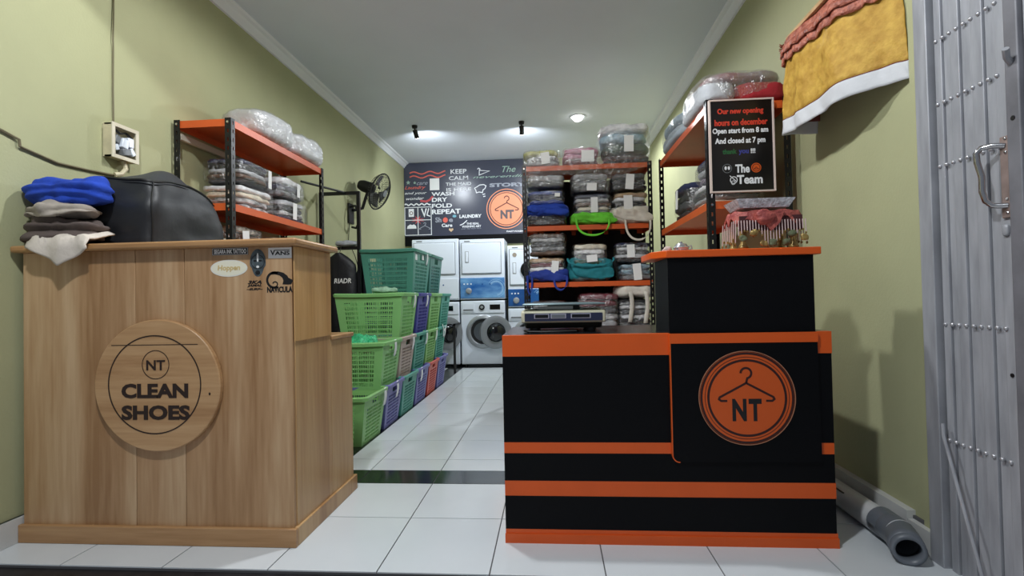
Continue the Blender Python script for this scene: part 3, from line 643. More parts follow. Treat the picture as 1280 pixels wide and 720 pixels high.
for dx in (-.008, .009): part('motif', G().disc(.962+dx, 1.632, .006, .010, FN, 0, .001, 14), Wm, hd)
part('motif', G().stroke(arc(.995, 1.566, .018, 0, 2*PI, 18), .004, FN, 0, .001).stroke([(.975, 1.59), (1.012, 1.555)], .004, FN, 0, .001).stroke(arc(.992, 1.552, .010, 0, 2*PI, 14), .003, FN, 0, .001), Wm, t)

# ================================================================== LAUNDRY BASKETS
def basket_mesh(L, W, H, taper=.84):
    # L along x, W along y; rim at the top; holes are real
    g = G()
    bl_, bw = L*taper, W*taper
    def wall(p00, p10, p11, p01, cols, rows, m=.06, top=.16, bot=.06, handle=False):
        A, B, Cc, D = map(Vector, (p00, p10, p11, p01))
        def P(u, v): return (A*(1-u)+B*u)*(1-v)+(D*(1-u)+Cc*u)*v
        def q(u0, u1, v0, v1): g.add([P(u0, v0), P(u1, v0), P(u1, v1), P(u0, v1)], [(0, 1, 2, 3)])
        us = [0]; 
        q(0, m, 0, 1); q(1-m, 1, 0, 1); q(m, 1-m, 0, bot)
        if handle:
            q(m, .36, 1-top, 1); q(.64, 1-m, 1-top, 1); q(.36, .64, 1-top, 1-top*.82); q(.36, .64, 1-top*.25, 1)
        else: q(m, 1-m, 1-top, 1)
        dv = (1-top-bot)/rows; du = (1-2*m)/cols
        for r in range(rows):
            for c in range(cols):
                u0 = m+c*du; v0 = bot+r*dv; gap = .20 if (c+1) % 5 else .5
                a0, a1, b0, b1 = u0+du*.10, u0+du*(1-gap*.9), v0+dv*.18, v0+dv*.86
                q(u0, u0+du, v0, b0); q(u0, u0+du, b1, v0+dv); q(u0, a0, b0, b1); q(a1, u0+du, b0, b1)
    b = [(-bl_/2, -bw/2, 0), (bl_/2, -bw/2, 0), (bl_/2, bw/2, 0), (-bl_/2, bw/2, 0)]
    tp = [(-L/2, -W/2, H), (L/2, -W/2, H), (L/2, W/2, H), (-L/2, W/2, H)]
    wall(b[0], b[1], tp[1], tp[0], 22, 8, .12, .16)
    wall(b[1], b[2], tp[2], tp[1], 13, 9, .14, .24, handle=True)
    wall(b[2], b[3], tp[3], tp[2], 22, 8, .12, .16)
    wall(b[3], b[0], tp[0], tp[3], 13, 9, .14, .24, handle=True)
    g.add([(p[0], p[1], .002) for p in b], [(0, 1, 2, 3)])
    cen = Vector((0, 0, H/2)); th = G()
    for q in g.f:
        p = [Vector(g.v[i]) for i in q]; nn = (p[1]-p[0]).cross(p[2]-p[0]).normalized()
        if nn.dot(cen-p[0]) < 0: nn.negate()
        th.add(p+[a+nn*.004 for a in p], [(0, 1, 2, 3), (7, 6, 5, 4), (0, 4, 5, 1), (1, 5, 6, 2), (2, 6, 7, 3), (3, 7, 4, 0)])
    me = mesh_of(th, 'basket_body', False)
    # rim: rounded rectangular lip
    r = G(); pts = []
    for i in range(4):
        cxr, cyr = [(L/2-.03, W/2-.03), (-L/2+.03, W/2-.03), (-L/2+.03, -W/2+.03), (L/2-.03, -W/2+.03)][i]
        pts += [(cxr+.036*math.cos(i*PI/2+k*PI/8), cyr+.036*math.sin(i*PI/2+k*PI/8), H) for k in range(5)]
        if i % 2 == 0: pts += [(L/2*s_*(1 if i == 0 else -1), (W/2+.006)*(1 if i == 0 else -1), H-.004) for s_ in (.4, 0, -.4)]
    n = len(pts); prof_ = [(-.012, -.018), (.012, -.018), (.016, .004), (0, .012), (-.012, .004)]
    v = []; f = []
    for p in pts:
        d = Vector((p[0], p[1], 0)); d.x *= 1/L; d.y *= 1/W; d.normalize()
        for a, zc in prof_: v.append((p[0]+d.x*a, p[1]+d.y*a, p[2]+zc))
    k = len(prof_)
    for i in range(n):
        j = (i+1) % n
        for q in range(k): f.append((i*k+q, i*k+(q+1) % k, j*k+(q+1) % k, j*k+q))
    r.add(v, f)
    return me, mesh_of(r, 'basket_rim')
BD = {'std': (.52, .42, .318), 'st2': (.52, .42, .338), 'mid': (.57, .47, .385), 'big': (.50, .62, .43), 'bg2': (.50, .52, .43)}
BM = {k: basket_mesh(*v) for k, v in BD.items()}
M_tagw = mat('white_tape', (228, 230, 232), .5)
def basket(kind, x, y, z, col, label, tg=None):
    m = mat('basket_%d_%d_%d' % col, col, .42, var=.05, vscale=6)
    t = thing('laundry_basket', label, 'basket', (x, y, z), random.uniform(-.015, .015), 'slotted plastic laundry baskets', local=True)
    for nm, me in zip(('basket_body', 'rim'), BM[kind]):
        o = bpy.data.objects.new(nm, me); C.objects.link(o); o.parent = t
        if not me.materials: me.materials.append(m)
        o.material_slots[0].link = 'OBJECT'; o.material_slots[0].material = m
    L, W, H = BD[kind]
    if tg is not None:
        def rib(u, v): return (L/2+.014+.010*math.sin(u*3)-.02*u, tg+(v-.5)*.045+.02*u, H+.012-u*.13)
        part('white_tape_tag', G().sheet(rib, 6, 1), M_tagw, t, solid=.002)
    return t
GRN, TEA, PUR, RED, BEI, LGN, DTE = (126, 180, 106), (72, 150, 134), (104, 104, 168), (196, 84, 72), (188, 170, 158), (130, 188, 116), (76, 142, 124)
xb = -1.475
for i, (c, lab, tg) in enumerate(((GRN, 'light green basket on the floor at the near end of the bottom row', .14), (PUR, 'purple basket second in the bottom row behind the light green one', .0), (TEA, 'teal basket third in the bottom row between two purple ones', None), (PUR, 'purple basket in the bottom row just before the red one', -.12), (RED, 'red basket in the bottom row', None), (PUR, 'purple basket at the far end of the bottom row', None))):
    basket('std', xb, 3.435+.432*i, .0, c, lab, tg)
for i, (c, lab, tg) in enumerate(((LGN, 'light green basket holding green net, second row near end', .02), ((178, 160, 152), 'beige basket in the second row behind the net filled one', .10), (TEA, 'teal basket in the second row behind the beige one', .14), (GRN, 'green basket in the second row between two teal ones', .12), (TEA, 'teal basket with loose white straps at the far end of the second row', .1))):
    basket('st2', xb, 3.815+.434*i, .302, c, lab, tg)
for i, (yy, c, lab, tg) in enumerate(((4.30, LGN, 'light green basket with a round side hole, third row near end', .1), (4.80, (70, 68, 150), 'purple basket in the third row with a white tag', .05), (5.30, GRN, 'green basket in the third row behind the purple one', None), (5.80, TEA, 'teal basket at the far end of the third row', None))):
    basket('mid', xb-.02, yy, .617, c, lab, tg)
basket('big', xb-.005, 4.83, 0.977, DTE, 'dark teal basket with two white labels, near one on top', .12)
tb = [o for o in C.objects if o.get('label', '').startswith('dark teal basket with two')][0]
for yy_, zz_ in ((-.22, .37), (.02, .385)): part('white_label', G().box(.243, .2465, yy_-.03, yy_+.03, zz_-.03, zz_+.03), M_tagw, tb)
basket('bg2', xb-.005, 5.43, 0.977, (60, 118, 106), 'dark teal basket at the back of the top row', None)
# green net bag in the second-row basket
def net(u, v):
    q = 2*PI*u; r = math.sin(v*PI*.5)
    o = Vector((math.cos(q)*r, math.sin(q)*r, 0))
    nn = noise.noise(o*3.1+Vector((2, 1, 0)))*.05+noise.noise(o*9)*.025
    return (-1.52+math.cos(q)*r*.19*(1+.1*math.sin(3*q)), 3.76+math.sin(q)*r*.13, .60+.075*math.cos(v*PI*.5)**.7*(1+.3*math.sin(2*q+1))+nn)
single('net_bag', G().sheet(net, 40, 10), mat('green_net', (46, 176, 116), .35, var=.35, vscale=60, bump=.9, bscale=90), 'crumpled bright green net bag in a light green basket', 'bag', (-1.52, 3.8, .55), solid=.003)
g = G().stroke([(-.04, .0), (.02, -.06), (.06, -.03), (.075, -.11)], .014, lambda a, b, d: (-1.19+d, 5.62-a*1.5, .655+b), 0, .003).stroke([(.06, -.03), (.10, .02)], .014, lambda a, b, d: (-1.19+d, 5.62-a*1.5, .655+b), 0, .003)
single('loose_strap', g, M_tagw, 'white strap dangling from the far teal basket', 'strap', (-1.19, 5.6, .6))
single('cloth_scrap', G().lump((-1.40, 4.20, 1.035), (.20, .10, .05), k=3, n=8, amp=.016, freq=18, seed=9), mat('mint_cloth', (150, 190, 160), .8, var=.25, vscale=30), 'small mint cloth on the light green third row basket', 'cloth', (-1.40, 4.20, 1.01))

# ================================================================== WASHERS AND DRYERS
YM = 7.05
M_blue = mat('blue_panel', (120, 172, 216), .25, tint=(34, 92, 164), vscale=2.4, stretch=(1.2, 1, 3))
M_dblue = mat('deep_blue_panel', (40, 96, 160), .25, tint=(30, 70, 130), vscale=3)
def dryer(x0, x1, z0, z1, zp, label, blue, side_hole=False):
    t = thing('tumble_dryer', label, 'dryer', ((x0+x1)/2, 7.32, z0), group='stacked tumble dryers')
    wd = x1-x0
    part('cabinet', G().box(x0+.004, x1-.004, YM, 7.58, z0, z1), M_white, t, bevel=.010)
    d = part('door', G().box(x0+.035, x1-.055, YM-.022, YM-.001, zp+.06, z1-.055), M_white, t, bevel=.012, seg=3)
    part('door_gap', G().box(x0+.028, x1-.048, YM-.004, YM+.001, zp+.053, z1-.048), M_grey, t)
    hx = x0+wd*.17
    part('handle', G().box(hx-.018, hx+.018, YM-.032, YM-.023, zp+.22, zp+.36), M_white, d, bevel=.006)
    part('handle_recess', G().box(hx-.026, hx+.026, YM-.0235, YM-.0215, zp+.21, zp+.37), M_lgrey, d)
    part('badge', G().box(x0+.07, x0+.15, YM-.003, YM, z1-.035, z1-.02), M_grey, t)
    cp = part('control_panel', G().box(x0+.006, x1-.006, YM-.016, YM-.001, z0+.015, zp), blue, t, bevel=.006)
    zc = (z0+zp)/2
    if blue is not M_white:
        for rr, ww in ((.10, .010), (.085, .005), (.125, .004)):
            part('swirl', G().stroke(arc(x0+wd*.80, zc, rr, -PI*.45, PI*.8, 18), ww, XZ(YM-.016), 0, .001), mat('pale_blue_print', (150, 192, 224), .4), cp)
    k = part('knob', G().lathe([(.042, 0), (.042, .01), (.03, .014), (.028, .03), (.0, .032)], Matrix.Translation((x0+wd*.2, YM-.016, zc-.03)) @ Matrix.Rotation(PI/2, 4, 'X')), M_lgrey, cp)
    for i in range(3): part('button', G().disc(x0+wd*(.1+.075*i), zc+.065, .011, .011, XZ(YM-.016), 0, .006, 14), M_white, cp)
    for i in range(2): part('button', G().disc(x0+wd*(.5+.17*i), zc+.06, .010, .010, XZ(YM-.016), 0, .004, 14), M_dblue, cp)
    return t
def washer(x0, x1, z1, label, swing, door_c, body=M_white):
    t = thing('washing_machine', label, 'washer', ((x0+x1)/2, 7.32, .03), group='front loading washing machines')
    wd = x1-x0; cx_ = (x0+x1)/2; cz_ = z1*.53; R = .205
    part('cabinet', G().box(x0+.006, x1-.006, YM, 7.58, .03, z1), body, t, bevel=.012)
    g = G()
    for a in (x0+.06, x1-.06):
        for b in (YM+.06, 7.52): g.cyl((a, b, 0), (a, b, .032), .025, seg=10)
    part('feet', g, M_dark, t, kind='stuff')
    part('top_panel', G().box(x0+.012, x1-.012, YM-.010, YM, z1-.175, z1-.012), body, t, bevel=.006)
    part('detergent_drawer', G().box(x0+.03, x0+.20, YM-.016, YM-.0105, z1-.155, z1-.035), body, t, bevel=.004)
    part('drawer_handle', G().box(x0+.045, x0+.185, YM-.022, YM-.0155, z1-.135, z1-.115), M_grey, t, bevel=.003)
    part('selector_ring', G().ring(cx_-.01, z1-.09, .020, .040, XZ(YM-.010), 0, .012, 30), M_ink, t)
    part('selector_knob', G().disc(cx_-.01, z1-.09, .020, .020, XZ(YM-.010), 0, .02, 24), M_lgrey, t)
    part('display', G().box(cx_+.10, cx_+.245, YM-.0125, YM-.010, z1-.125, z1-.055), M_darkglass, t)
    Mx = lambda p: Matrix.Translation(p) @ Matrix.Rotation(PI/2, 4, 'X')
    part('door_collar', G().lathe([(R+.03, .0), (R+.03, .012), (R+.005, .030), (R-.02, .030), (R-.035, .012), (R-.035, .002)], Mx((cx_, YM, cz_)), 40), M_lgrey, t)
    dr = part('drum', G().lathe([(R-.035, .012), (R-.042, -.02), (R-.045, -.25), (R-.06, -.30), (.0, -.30)], Mx((cx_, YM-.001, cz_)), 40), mat('drum_steel', (120, 124, 130), .3, metal=.8), t)
    part('door_seal', G().ring(cx_, cz_, R-.075, R-.034, XZ(YM), .002, .014, 40), M_dark, t)
    # open door, swung to the side
    dcx, dcy, ang = door_c; Rd = Matrix.Translation((dcx, dcy, cz_)) @ Matrix.Rotation(ang, 4, 'Z') @ Matrix.Rotation(PI/2, 4, 'X')
    d = part('door', G().lathe([(R+.012, -.02), (R+.02, 0), (R+.012, .03), (R-.02, .04), (R-.075, .03), (R-.075, .0), (R-.04, -.025), (R+.012, -.02)], Rd, 40), M_grey, t)
    part('door_glass', G().lathe([(R-.074, .010), (R-.09, .05), (R-.12, .075), (.0, .08)], Rd, 36), M_darkglass, d)
    hx = cx_+(R+.03)*swing
    part('hinge', G().obox(Matrix.Translation(((hx+dcx-swing*R*.5*math.cos(ang))/2, (YM+dcy)/2, cz_)), abs(hx-dcx)*.35+.03, .03, .06), M_grey, t)
    return t
washer(-1.955, -1.285, .905, 'washing machine behind the baskets, door ajar beside the rack leg', 1, (-1.42, 6.88, .75))
washer(-1.275, -.645, .915, 'white washing machine in full view with its round door open', 1, (-.765, 6.88, .35))
washer(-.61, -.02, .80, 'smaller washing machine half hidden behind the rear shelving', 1, (-.20, 6.90, .3))
dryer(-1.955, -1.285, .93, 1.79, 1.235, 'white tumble dryer nearest the left wall, partly behind teal baskets', M_white)
dryer(-1.275, -.640, .935, 1.775, 1.235, 'white tumble dryer with a blue swirl panel on the full view washer', M_blue)
t3 = dryer(-.605, -.02, .815, 1.67, 1.065, 'narrower tumble dryer with a deep blue panel beside the rear shelving', M_dblue)
part('door_ring', G().lathe([(.12, .0), (.12, .02), (.09, .04), (.0, .045)], Matrix.Translation((-.30, YM-.022, 1.33)) @ Matrix.Rotation(PI/2, 4, 'X'), 30), M_darkglass, t3)
part('medallion', G().disc(-.50, 1.54, .03, .03, XZ(YM-.022), 0, .003, 20), mat('bronze', (150, 140, 124), .4), t3)
single('stand_post', G().box(-1.296, -1.268, 6.60, 6.63, 0, .62).box(-1.296, -1.268, 6.60, 7.02, .60, .62), M_dark, 'slim black stand post in front of the washing machines', 'stand', (-1.28, 6.7, 0))

def psheet(u, v):
    x = -.20+1.06*u; n1 = noise.noise(Vector((u*14, v*9, 2)))*.022+noise.noise(Vector((u*30, v*22, 5)))*.012
    low = 1.93+.10*u+.05*math.sin(u*7); top = 2.12+.02*u
    z = top+(low-top)*v
    return (x, 4.385-.012*math.sin(v*PI)-abs(n1), z+n1*.5)
single('plastic_sheet', G().sheet(psheet, 60, 14), M_film, 'loose crinkled clear plastic sheet hanging over the rear top board', 'plastic sheet', (.3, 4.385, 1.95), smooth=False)

single('gap_shade_sheet', G().sheet(lambda u, v: (-.12+.96*u, 4.805+.010*math.sin(u*40)+.004*math.sin(v*9), .66+1.37*v), 60, 10), mat('gap_shade_black', (24, 24, 28), .9, var=.2, vscale=5), 'added black sheet shading the gaps behind the packed rear shelving', 'cloth', (.36, 4.805, .66), solid=.004)  # added black sheet standing in for the shade between the packs

# ================================================================== FAN, RACK AND GARMENT COVER
t = thing('wall_fan', 'black wall fan with a round cage on the left wall', 'fan', (-2.2, 5.45, 1.9))
part('wall_plate', G().box(-2.198, -2.175, 5.38, 5.52, 1.80, 2.02), M_dark, t, bevel=.006)
g = G().tube([(-2.18, 5.42, 1.98), (-2.10, 5.36, 1.98), (-2.06, 5.34, 1.90), (-2.06, 5.34, 1.78), (-2.10, 5.38, 1.74), (-2.17, 5.44, 1.76)], .012, 8)
part('bracket', g, M_dark, t)
hc = Vector((-1.90, 5.58, 2.17)); hd = Vector((.90, -.12, -.36)).normalized()
part('arm', G().tube([(-2.17, 5.47, 1.95), (-2.08, 5.52, 1.98), tuple(hc-hd*.16+Vector((0, 0, -.05)))], .018, 8), M_dark, t)
qf = hd.to_track_quat('Z', 'Y').to_matrix().to_4x4(); MF = Matrix.Translation(hc) @ qf
part('motor', G().lathe([(.0, -.27), (.05, -.265), (.065, -.22), (.068, -.12), (.055, -.085), (.02, -.07), (.0, -.07)], MF, 20), M_dark, t)
cg = part('cage_rim', G().tube([tuple(MF @ Vector((.205*math.cos(k*PI/20), .205*math.sin(k*PI/20), 0))) for k in range(40)], .008, 6, closed=True), M_dark, t)
g = G()
for k in range(40):
    a = k*PI/20; ca, sa = math.cos(a), math.sin(a)
    g.tube([tuple(MF @ Vector((r*ca, r*sa, zz))) for r, zz in ((.03, .065), (.12, .055), (.175, .03), (.205, 0))], .0016, 3, caps=False)
    g.tube([tuple(MF @ Vector((r*ca, r*sa, zz))) for r, zz in ((.05, -.08), (.15, -.065), (.185, -.04), (.205, 0))], .0016, 3, caps=False)
for r, zz in ((.12, .055), (.175, .03), (.15, -.065)):
    g.tube([tuple(MF @ Vector((r*math.cos(k*PI/16), r*math.sin(k*PI/16), zz))) for k in range(32)], .002, 4, closed=True)
part('cage_wires', g, M_dark, t, kind='stuff')
part('cage_badge', G().lathe([(.04, .062), (.04, .07), (.0, .072)], MF, 16), M_grey, t)
M_blade = mat('smoky_blade', (70, 72, 70), .35)
for k in range(3):
    a0 = k*2*PI/3
    part('blade', G().sheet(lambda u, v: tuple(MF @ Vector(((.03+.15*u)*math.cos(a0+(v-.5)*(.7+.8*u)), (.03+.15*u)*math.sin(a0+(v-.5)*(.7+.8*u)), (v-.5)*.05-.01))), 6, 6), M_blade, t, solid=.003)
part('power_cord', G().tube([(-2.185, 5.40, 1.80), (-2.19, 5.38, 1.60), (-2.185, 5.55, 1.45), (-2.18, 5.65, 1.30)], .004, 6), M_dark, t)

t = thing('clothes_rack', 'black square tube clothes rack behind the oak counter', 'rack', (-1.98, 4.6, 0))
sq = lambda a, b, c, d, e, f: G().box(a, b, c, d, e, f)
M_rack = mat('black_rack_tube', (20, 21, 23), .4)
ry = 4.66
for xx in (-1.80, -2.165): part('post', sq(xx-.015, xx+.015, ry, ry+.03, 0, 1.985), M_rack, t)
part('top_bar', sq(-2.15, -1.815, ry, ry+.03, 1.955, 1.985), M_rack, t)
part('middle_bar', sq(-2.15, -1.815, ry, ry+.03, 1.435, 1.465), M_rack, t)
part('foot', sq(-1.815, -1.785, ry-.25, ry, 0, .03), M_rack, t)
part('foot', sq(-2.18, -2.15, ry-.25, ry, 0, .03), M_rack, t)
part('hanging_pole', G().cyl((-1.93, ry, 1.975), (-2.12, 4.20, 1.985), .010), M_rack, t)
t = thing('garment_cover', 'black suit cover with white lettering on the clothes rack', 'garment bag', (-1.96, 4.58, .45))
def cov(u, v):   # around the cover
    q = 2*PI*u; hw = .165*(1 if v < .86 else max(.12, 1-((v-.86)/.14)**1.6*.85))
    return (-1.965+math.cos(q)*hw, 4.60+math.sin(q)*.04+.008*math.sin(u*31+v*4)*(1-v), .45+v*.95)
part('cover_body', G().sheet(cov, 40, 24), mat('black_nylon', (18, 20, 26), .5, bump=.5, bscale=14), t, angle=70)
part('zip', G().box(-1.967, -1.961, 4.553, 4.557, .5, 1.33), M_dark, t)
part('hook', G().tube([(-1.965, 4.60, 1.39), (-1.965, 4.63, 1.42), (-1.965, 4.648, 1.455), (-1.965, 4.675, 1.472), (-1.965, 4.70, 1.455)], .004, 6), M_chrome, t)
letters('RIADR', -1.995, -1.832, 1.115, 1.160, lambda a, b, d: (a, 4.556-d, b), M_white2, t, .02, .15, .002)
single('folded_shirt', G().lump((-1.92, 4.665, 1.492), (.20, .10, .05), k=3, n=8, amp=.012, freq=20, seed=4), cloth((190, 196, 206)), 'grey blue shirt collar lying on the rack bar', 'shirt', (-1.92, 4.665, 1.467))
single('dark_garment', G().lump((-1.845, 4.90, 1.06), (.10, .17, .76), k=4, n=10, amp=.018, freq=7, seed=14, flat=False), mat('navy_garment', (20, 22, 34), .8, bump=.5, bscale=20), 'dark navy garment hanging behind the rack post', 'garment', (-1.845, 4.86, .68))

# ================================================================== LEFT WALL: WIRE AND METER BOX
t = thing('junction_box', 'open cream electrical box with white terminals on the left wall', 'electrical box', (-2.2, 2.42, 1.78))
M_cream = mat('cream_plastic', (206, 196, 164), .5, var=.12, vscale=20)
a, b, z0, z1, xd = 2.347, 2.502, 1.695, 1.862, -2.150
part('back_plate', G().box(-2.198, -2.19, a, b, z0, z1), M_cream, t)
for q in ((a, a+.008, z0, z1), (b-.008, b, z0, z1), (a, b, z0, z0+.008), (a, b, z1-.008, z1)):
    part('side_wall', G().box(-2.19, xd, *q), M_cream, t, smooth=False)
part('front_frame', G().box(xd, xd+.006, a-.004, a+.014, z0-.004, z1+.004).box(xd, xd+.006, b-.014, b+.004, z0-.004, z1+.004).box(xd, xd+.006, a+.014, b-.014, z0-.004, z0+.014).box(xd, xd+.006, a+.014, b-.014, z1-.014, z1+.004), mat('ivory_plastic', (222, 214, 192), .5), t, smooth=False)
for i, (yy, zz, s1, s2, s3) in enumerate(((2.385, 1.79, .035, .03, .04), (2.42, 1.775, .045, .04, .05), (2.46, 1.79, .04, .035, .05), (2.43, 1.735, .045, .05, .035), (2.385, 1.75, .03, .025, .03), (2.47, 1.745, .04, .025, .04))):
    part('terminal', G().obox(Matrix.Translation((-2.185+s1/2, yy, zz)) @ Matrix.Rotation(.2*i-.4, 4, 'X'), s1, s2, s3), M_white if i % 3 else M_grey, t, bevel=.004)
part('inner_wire', G().tube([(-2.17, 2.37, 1.845), (-2.165, 2.41, 1.825), (-2.17, 2.45, 1.84), (-2.165, 2.485, 1.82)], .006, 6), M_dark, t)
part('inner_wire', G().tube([(-2.17, 2.39, 1.712), (-2.165, 2.43, 1.708), (-2.17, 2.48, 1.715)], .005, 6), M_dark, t)
part('conduit', G().tube([(-2.175, 2.44, 1.694), (-2.17, 2.45, 1.655), (-2.175, 2.43, 1.625), (-2.185, 2.40, 1.615)], .012, 8), M_cream, t)
M_cable = mat('brown_cable', (112, 104, 78), .6)
single('wall_cable', G().tube([(-2.193, 2.405, 2.93), (-2.193, 2.41, 2.55), (-2.19, 2.405, 2.42), (-2.188, 2.398, 2.30), (-2.192, 2.404, 2.27), (-2.193, 2.402, 2.05), (-2.193, 2.404, 1.864)], .0035, 6), M_cable, 'thin brown cable running up the left wall from the cream box', 'cable', (-2.193, 2.408, 1.888))
single('wall_cable', G().tube([(-2.192, 1.80, 1.685), (-2.192, 1.876, 1.670), (-2.192, 1.925, 1.657), (-2.188, 1.94, 1.652), (-2.188, 1.943, 1.625), (-2.192, 1.96, 1.622), (-2.192, 2.109, 1.598), (-2.192, 2.26, 1.604), (-2.192, 2.377, 1.612), (-2.192, 2.42, 1.615)], .0055, 6), M_cable, 'thick kinked brown cable sloping along the left wall to the cream box', 'cable', (-2.192, 1.8, 1.6))

# ================================================================== THINGS ON THE OAK COUNTER
ct = 1.206
t = thing('soft_bag', 'large black boxy soft bag on the oak counter', 'bag', (-1.868, 2.285, ct), .03, local=True)
M_bag = mat('black_bag_fabric', (30, 32, 36), .5, var=.18, vscale=5, bump=.35, bscale=9)
def bagtop(x, y): return .385-.05*(x/.17)**2-.045*(y/.23)**2+.012*math.sin(x*22+y*9)
def bshell(u, v):
    q = 2*PI*u; cx_, sx_ = math.cos(q), math.sin(q); e = (abs(cx_)**11+abs(sx_)**11)**(-1/11)
    bul = 1+.10*math.sin(v*PI)*.6-.10*v*v
    x, y = cx_*e*.172*bul, sx_*e*.250*bul
    n1 = noise.noise(Vector((x*5, y*5, v*2.2)))*.03+noise.noise(Vector((x*12, y*12, v*5)))*.012
    return (x*(1+n1*2), y*(1+n1*3), .001+v*(bagtop(x, y)-.035)+n1*.2)
def btop(u, v):
    q = 2*PI*u; cx_, sx_ = math.cos(q), math.sin(q); e = (abs(cx_)**11+abs(sx_)**11)**(-1/11)
    x, y = cx_*e*.158*v, sx_*e*.230*v
    return (x, y, bagtop(cx_*e*.172, sx_*e*.250)*v*v+(bagtop(x, y)+.03)*(1-v*v)-.035+noise.noise(Vector((x*7, y*7, 3)))*.018*(1-v))
part('bag_body', G().sheet(bshell, 64, 14), M_bag, t, angle=80)
part('bag_top', G().sheet(btop, 64, 12), mat('grey_black_bag_top', (52, 55, 59), .55, var=.1, vscale=5, bump=.3, bscale=9), t, angle=80)
part('bag_base', G().lump((0, 0, .006), (.32, .43, .012), k=8, n=4), M_bag, t)
part('piping', G().tube([bshell(i/64, 1.0) for i in range(64)], .006, 6, closed=True), M_ink, t)
for cxn, cyn in ((-1, -1), (1, -1)):
    part('corner_seam', G().tube([Vector(bshell((1.25 if cxn < 0 else 1.75)/2 % 1, k/10)) for k in range(11)], .004, 5), M_ink, t)
# grey-brown folded clothes with a white piece over the edge
def drape(nm, c, size, col, label, sd, k=3.2, amp=.02, foldf=26, fold=.006, M=None, cat='clothes'):
    return single(nm, G().lump(c, size, k=k, n=16, amp=amp, freq=8, seed=sd, fold=fold, foldf=foldf, M=M), mat('fabric_%d_%d_%d' % col, col, .9, var=.22, vscale=10, bump=.4, bscale=30), label, cat, (c[0], c[1], c[2]-size[2]/2), angle=75)
drape('folded_shirt', (-2.015, 1.968, ct+.060), (.32, .125, .115), (92, 80, 76), 'crumpled grey brown clothes at the wall end of the oak counter', 3, foldf=24, fold=.012, amp=.034)
drape('folded_shirt', (-2.02, 1.97, ct+.142), (.30, .12, .05), (176, 166, 154), 'pale beige shirt folded between grey brown clothes and the blue cloth', 6, foldf=40, fold=.006, amp=.030)
drape('blue_cloth', (-2.005, 1.985, ct+.225), (.35, .15, .12), (30, 68, 176), 'bright blue crumpled cloth on top of the clothes pile', 11, k=2.8, amp=.03)
def hang(u, v):
    # over the front edge of the counter top, ending in a point
    x = -2.10+.27*u
    ex = .075*max(0, 1-abs(u-.55)/.5)+.012
    s_ = v*(.15+ex)
    wob = noise.noise(Vector((u*4, v*3, 8)))*.014
    if s_ < .15: return (x+wob, 2.01-s_*.8, ct+.006+.05*(1-v)*(1-.4*abs(u-.5))+abs(wob)+.012*math.sin(u*9)**2)
    d = s_-.15
    return (x+wob+.02*(u-.5)*-d*10, 1.888-.006*math.sin(u*14)-.004, ct-.002-d)
single('white_cloth', G().sheet(hang, 24, 20), mat('offwhite_cloth', (206, 196, 184), .9, var=.12, vscale=8, bump=.4, bscale=26), 'off white cloth hanging over the front edge of the oak counter', 'cloth', (-2.0, 1.95, ct), solid=.006, angle=75)

# ================================================================== THINGS ON THE RECEPTION COUNTER
ct = .8065
t = thing('weighing_scale', 'cream counter scale with a steel pan and dark display on the low counter', 'scale', (.05, 2.28, ct))
M_ivory = mat('ivory_scale', (206, 204, 178), .45); M_scaled = mat('dark_scale_base', (60, 62, 56), .5)
for x in (-.075, .165):
    for yy in (2.20, 2.42): part('foot', G().lathe([(.02, ct), (.022, ct+.006), (.018, ct+.018)], Matrix.Translation((x, yy, 0)), 14), M_dark, t)
def ycross(pts, x0, x1): return G().prism(pts, lambda a, b, d: (d, a, b), x0, x1)
part('base', ycross([(2.19, ct+.015), (2.46, ct+.015), (2.48, ct+.045), (2.145, ct+.045)], -.115, .21), M_scaled, t, bevel=.008)
part('housing', ycross([(2.142, ct+.040), (2.48, ct+.040), (2.48, ct+.092), (2.18, ct+.092), (2.148, ct+.088)], -.13, .222), M_ivory, t, bevel=.006)
dp = part('display_panel', G().box(-.115, .208, 2.139, 2.146, ct+.048, ct+.080), mat('navy_display', (40, 48, 76), .3), t)
for a, b in ((-.075, -.012), (-.006, .058), (.078, .160)):
    w_ = part('display_window', G().box(a, b, 2.1365, 2.139, ct+.058, ct+.078), mat('pale_bezel', (170, 172, 190), .4), dp)
    part('digits', G().box(a+.004, b-.004, 2.1355, 2.137, ct+.061, ct+.075), M_darkglass if a != -.006 else mat('lcd_grey', (110, 118, 124), .3), w_)
part('pan_support', G().box(-.02, .12, 2.24, 2.40, ct+.090, ct+.113), M_scaled, t)
part('pan', G().box(-.125, .222, 2.15, 2.48, ct+.113, ct+.121), mat('blue_grey_pan', (120, 142, 148), .35, metal=.5), t, bevel=.004)
part('price_tape', G().box(-.06, .09, 2.20, 2.212, ct+.095, ct+.108), M_white2, t)
single('scale_cable', G().tube([(-.12, 2.18, ct+.006), (-.10, 2.12, ct+.006), (-.03, 2.10, ct+.006), (.06, 2.115, ct+.006), (.10, 2.13, ct+.006)], .004, 6), M_dark, 'short black cable lying in front of the scale', 'cable', (0, 2.1, ct))
